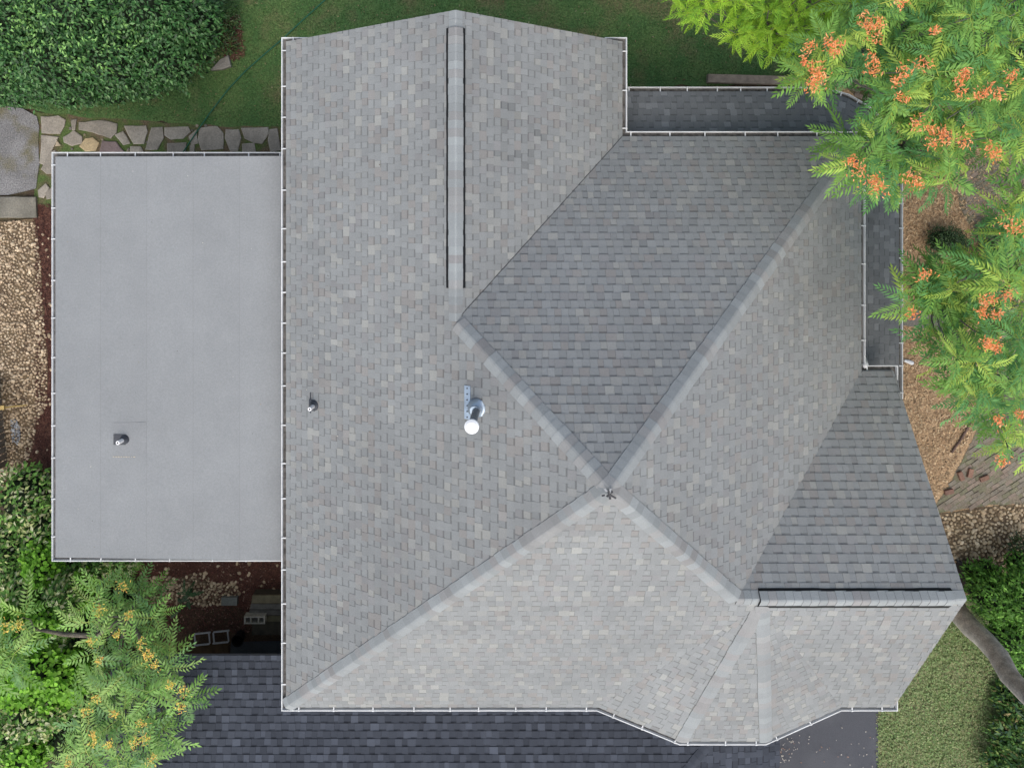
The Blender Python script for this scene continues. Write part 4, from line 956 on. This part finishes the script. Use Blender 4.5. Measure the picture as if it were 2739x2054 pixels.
# lime green tree, top
tl = thing('lime_green_tree', at(2260, -260, 0), 'bright lime green tree leaning in from the top edge over the lawn', 'tree')
L1 = [(1812, -40), (1828, 18), (1862, 45), (1905, 25), (1935, -10), (1960, 20), (1965, 95), (2010, 118), (2080, 135), (2135, 130), (2170, 95), (2240, 60), (2290, -40)]
L2 = [(2290, -40), (2240, 50), (2330, 90), (2480, 60), (2560, 30), (2770, 40), (2770, -40)]
cl = []
for poly, sp, z0, z1_ in ((L1, 27, 4.9, 5.7), (L1, 40, 4.2, 4.8), (L2, 44, 5.0, 5.6)):
    for q in spaced(poly, sp): cl.append(tuple(at(q[0], q[1], random.uniform(z0, z1_))))
LM = (.28, .50, .035); LM2 = (.20, .41, .035); LM3 = (.36, .58, .055)
frond_tree(tl, cl, [(7, .030, .30, 11, LM, .35, .4, 48), (6, .032, .33, 12, LM2, .4, -.4, 45), (7, .030, .30, 13, LM3, .3, .2, 50), (8, .028, .28, 14, LM, .4, -.3, 46)], 7, .30, M_LEAF_SOFT)
limbs(tl, at(2260, -260, 0), [at(2230, -160, 3.6), at(2080, 10, 4.4), at(1940, -5, 4.5), at(2060, 80, 4.5), at(2200, 20, 4.5), at(2420, -20, 4.6), at(2620, -10, 4.6), at(1850, 5, 4.6)], cl, .14, (.16, .14, .11))
# darker trees behind at the right edge, beneath
td = thing('understory_shrub', at(2700, 180, 0), 'dark green undergrowth shaded below the seed tree at the right edge', 'shrub')
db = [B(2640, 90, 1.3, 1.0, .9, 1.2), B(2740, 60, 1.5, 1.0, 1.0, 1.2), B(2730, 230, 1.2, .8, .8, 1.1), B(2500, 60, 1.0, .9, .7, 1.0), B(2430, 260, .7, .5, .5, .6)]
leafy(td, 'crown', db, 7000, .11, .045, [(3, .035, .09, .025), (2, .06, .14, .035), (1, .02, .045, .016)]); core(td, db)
# small round shrub in the wood chips
ts = thing('round_shrub', at(2535, 655, 0), 'small round dark green shrub alone on the wood chips', 'shrub')
sb = [B(2528, 645, .22, .46, .38, .42), B(2560, 655, .2, .30, .30, .34)]
leafy(ts, 'crown', sb, 2600, .045, .022, [(4, .028, .07, .020), (2, .05, .11, .03), (1, .09, .15, .05)]); core(ts, sb)
# low leafy plants under the tree on the right
for i, (x, y, r, lab) in enumerate([(2660, 625, .34, 'dark fern-like plant under the seed tree right of the round shrub'), (2640, 700, .38, 'low dark plant below the round shrub near the wood chips'), (2480, 760, .3, 'low green plant growing against the porch gutter'), (2500, 790, .25, 'small leafy plant in the wood chips below the porch plant')]):
    tp_ = thing('low_plant', at(x, y, 0), lab, 'plant'); leafy(tp_, 'leaves', [B(x, y, .2, r, r, .35)], 420, .11, .042, [(3, .04, .11, .03), (2, .07, .16, .045)])

# ---- lower right corner
tt = thing('leaning_tree', at(2545, 1612, 0), 'thick grey leaning tree trunk at the right edge beside the side lawn', 'tree')
mb = MB(); tp = []
for i, (x, y, z) in enumerate([(2542, 1608, .0), (2566, 1640, .4), (2600, 1680, .9), (2636, 1712, 1.4), (2668, 1750, 1.9), (2700, 1805, 2.5), (2745, 1860, 3.2), (2830, 1950, 4.4), (2900, 2010, 5.2)]): tp.append(at(x, y, z) + Vector((random.uniform(-.02, .02), random.uniform(-.02, .02), 0)))
mb.tube(tp, [.26, .225, .215, .205, .20, .19, .16, .14, .12], 14, (.50, .465, .42)); mb.build('trunk', M_BARK, tt, True)
leafy(tt, 'crown', [(tuple(at(2980, 2080, 6)), (1.6, 1.6, 1.2)), (tuple(at(3060, 1900, 6)), (1.5, 1.5, 1.1))], 3500, .12, .05, [(1, .06, .14, .04)])
to = thing('leafy_shrub', at(2690, 1640, 0), 'fresh green leafy shrub beside the gable end and leaning trunk', 'shrub')
ob = [B(2600, 1530, .4, .22, .25, .4), B(2640, 1520, .5, .25, .22, .5), B(2725, 1510, .6, .3, .3, .5), B(2650, 1590, .8, .55, .55, .8), B(2720, 1600, 1.0, .6, .7, .9), B(2700, 1700, .9, .55, .55, .9), B(2740, 1780, .8, .4, .5, .7), B(2625, 1560, .5, .32, .35, .6)]
leafy(to, 'crown', ob, 8000, .085, .042, [(4, .09, .23, .035), (3, .14, .33, .05), (2, .22, .44, .08), (1, .04, .10, .025)], M_LEAF_SOFT); core(to, ob, .6); stems(to, 'stems', at(2690, 1640, 0), ob, .03, (.09, .07, .05))
tw = thing('weedy_plants', at(2700, 1990, 0), 'tangle of mixed green weeds in the bottom right corner', 'weeds')
wb = [B(2700, 1960, .35, .45, .55, .45), B(2740, 1900, .4, .4, .45, .45), B(2690, 2040, .35, .5, .4, .4), B(2730, 2030, .5, .4, .5, .5), B(2690, 1860, .2, .3, .35, .3)]
leafy(tw, 'leaves', wb, 5200, .10, .045, [(3, .06, .15, .035), (2, .12, .24, .05), (1, .22, .30, .08), (1, .05, .11, .07), (.3, .4, .33, .15)], M_LEAF_SOFT); core(tw, wb, .5)
tq_ = thing('dark_shrub', at(2725, 1480, 0), 'dark shrub at the right edge beside the river rock', 'shrub')
leafy(tq_, 'crown', [B(2740, 1490, .4, .4, .5, .5)], 1500, .08, .035, [(3, .03, .07, .02), (1, .07, .06, .03)])

# ---- lower left thicket
tz = thing('winged_leaf_tree', at(330, 1800, 0), 'feathery green tree with yellow orange seed clusters overhanging the garage roof', 'tree')
T1 = [(350, 1545), (405, 1600), (430, 1660), (445, 1740), (440, 1800), (500, 1855), (495, 1885), (455, 1940), (430, 2000), (420, 2080), (190, 2080), (180, 2010), (215, 1930), (262, 1860), (265, 1790), (235, 1740), (220, 1670), (250, 1600), (300, 1570)]
cz = []
for sp, z0, z1_ in ((60, 3.5, 4.1), (78, 2.9, 3.3)):
    for q in spaced(T1, sp): cz.append(tuple(at(q[0], q[1], random.uniform(z0, z1_) - max(0, 1 - (q[1] - 1540) / 260) * 1.5)))
for q in spaced([(0, 1700), (60, 1720), (50, 1790), (-20, 1800)], 40): cz.append(tuple(at(q[0], q[1], random.uniform(3.0, 3.4))))
for q in spaced([(60, 1640), (80, 1640), (80, 1660), (60, 1660)], 40): cz.append(tuple(at(q[0], q[1], random.uniform(3.0, 3.4))))
ZA1 = (.16, .33, .055); ZA2 = (.25, .42, .090); ZA3 = (.10, .235, .045)
frond_tree(tz, cz, [(8, .036, .25, 21, ZA1, .3, .6, 72), (9, .034, .24, 22, ZA2, .35, -.6, 74), (8, .036, .26, 23, ZA3, .3, .4, 72), (9, .033, .24, 24, ZA1, .25, -.4, 74), (10, .028, .20, 25, ZA2, .45, .9, 70), (7, .040, .27, 26, (.19, .38, .07), .2, -.9, 70), (8, .036, .25, 27, (.13, .29, .08), .35, .2, 72)], 7, .62, M_LEAF)
limbs(tz, at(330, 1800, 0), [at(325, 1800, 2.2), at(340, 1650, 2.9), at(400, 1760, 2.9), at(320, 1900, 2.9), at(420, 1860, 3.0), at(300, 2000, 2.9), at(260, 1700, 2.8), at(90, 1680, 2.6), at(390, 1980, 3.0)], cz, .12, (.17, .15, .12))
YE_ = [(3, .86, .66, .13), (1.5, .82, .46, .12), (1, .70, .66, .22)]
for x, y in [(330, 1570), (268, 1625), (262, 1640), (345, 1645), (310, 1695), (242, 1715), (377, 1722), (400, 1752), (412, 1778), (268, 1767), (453, 1833), (487, 1845), (484, 1890), (255, 1866), (228, 1902), (305, 1910), (380, 1935), (388, 1975), (250, 1985), (292, 1992), (180, 2040), (405, 2030), (18, 1675), (50, 1672), (390, 1755), (250, 1965), (355, 1985)]: seed_cluster(tz, at(x, y, random.uniform(4.2, 4.35) - max(0, 1 - (y - 1540) / 260) * 1.4), random.uniform(.06, .10), YE_, 36)
tv = thing('round_leaf_vine', at(130, 1790, 0), 'bright green round leaved vine mounded in the lower left thicket', 'vine')
vb_ = [B(40, 1700, 2.2, .5, .5, .6), B(110, 1660, 2.0, .4, .35, .5), B(110, 1770, 1.9, .62, .55, .7), B(190, 1800, 1.6, .55, .5, .7), B(60, 1830, 1.5, .5, .45, .6), B(120, 1500, 1.3, .42, .6, .6), B(215, 1575, 1.2, .4, .4, .6), B(150, 1850, 1.5, .5, .4, .5), B(70, 2010, 1.4, .5, .4, .5), B(50, 1620, 1.3, .5, .5, .6)]
leafy(tv, 'leaves', vb_, 6800, .085, .080, [(4, .18, .42, .035), (3, .24, .50, .05), (1, .10, .24, .03)], M_LEAF_SOFT, .3, ROUND_V, ROUND_T, shell=.7); core(tv, vb_, .68)
for lab, blobs in (('cream variegated shrub against the lower left corner of the addition', [B(60, 1330, 1.0, .75, .75, .8), B(120, 1420, 1.0, .6, .8, .8), B(20, 1460, 1.1, .7, .8, .8), B(90, 1290, .6, .5, .35, .5)]),
                   ('cream variegated shrub in the middle of the lower left thicket', [B(170, 1620, 1.6, .36, .6, .6), B(150, 1690, 1.6, .35, .4, .6), B(60, 1560, 1.3, .5, .4, .6)]),
                   ('cream variegated shrub in the bottom left corner', [B(90, 1905, 1.5, .75, .5, .6), B(20, 1960, 1.4, .6, .5, .6), B(150, 1890, 1.5, .5, .35, .5), B(20, 2040, 1.3, .6, .5, .6)]),
                   ('cream flecked shrub below the gutter of the flat roofed addition', [B(240, 1510, .8, .8, .30, .6), B(170, 1530, 1.0, .6, .4, .7), B(330, 1505, .6, .35, .22, .4)])):
    c_ = blobs[0][0]; q = thing('variegated_shrub', (c_[0], c_[1], 0), lab, 'shrub', 'cream variegated shrubs')
    leafy(q, 'leaves', blobs, 3000, .115, .062, [(3, .12, .27, .055), (2, .20, .39, .08), (1.2, .66, .68, .42), (1.6, .48, .53, .22), (.6, .05, .11, .03)], M_LEAF_SOFT, shell=.6); core(q, blobs, .64)
    stems(q, 'stems', (c_[0], c_[1], 0), blobs, .03, (.1, .08, .06))
tk = thing('thicket_understory', at(120, 1700, 0), 'dark shaded undergrowth filling the lower left thicket', 'undergrowth')
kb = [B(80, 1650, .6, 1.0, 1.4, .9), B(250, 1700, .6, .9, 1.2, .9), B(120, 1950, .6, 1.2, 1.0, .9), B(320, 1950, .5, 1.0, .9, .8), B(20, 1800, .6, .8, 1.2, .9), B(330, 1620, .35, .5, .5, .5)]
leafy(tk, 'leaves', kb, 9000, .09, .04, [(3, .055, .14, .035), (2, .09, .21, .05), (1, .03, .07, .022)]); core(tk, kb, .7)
# ferns in the gap
for lab, x, y in (('small fern at the lower edge of the rock patch, left one', 480, 1620), ('small fern growing up between the tan rocks behind the garage', 500, 1590)):
    q = thing('fern', at(x, y, 0), lab, 'fern'); frond_tree(q, [tuple(at(x, y, .18))], [(9, .05, .22, 31, (.03, .09, .03), .35, .2), (9, .05, .2, 32, (.04, .11, .035), .3, -.2)], 7, .30, M_LEAF)

# extra crown added out of view on the right to block sky light
leafy(tr, 'shade_crown', [((11.2, 1.5, 6.0), (2.3, 2.6, 2.2)), ((11.4, -2.5, 5.8), (2.2, 2.4, 2.0)), ((11.6, 5.0, 6.0), (2.4, 2.4, 2.2))], 6000, .22, .09, [(3, .08, .2, .05), (2, .13, .27, .06)], M_LEAF_SOFT)
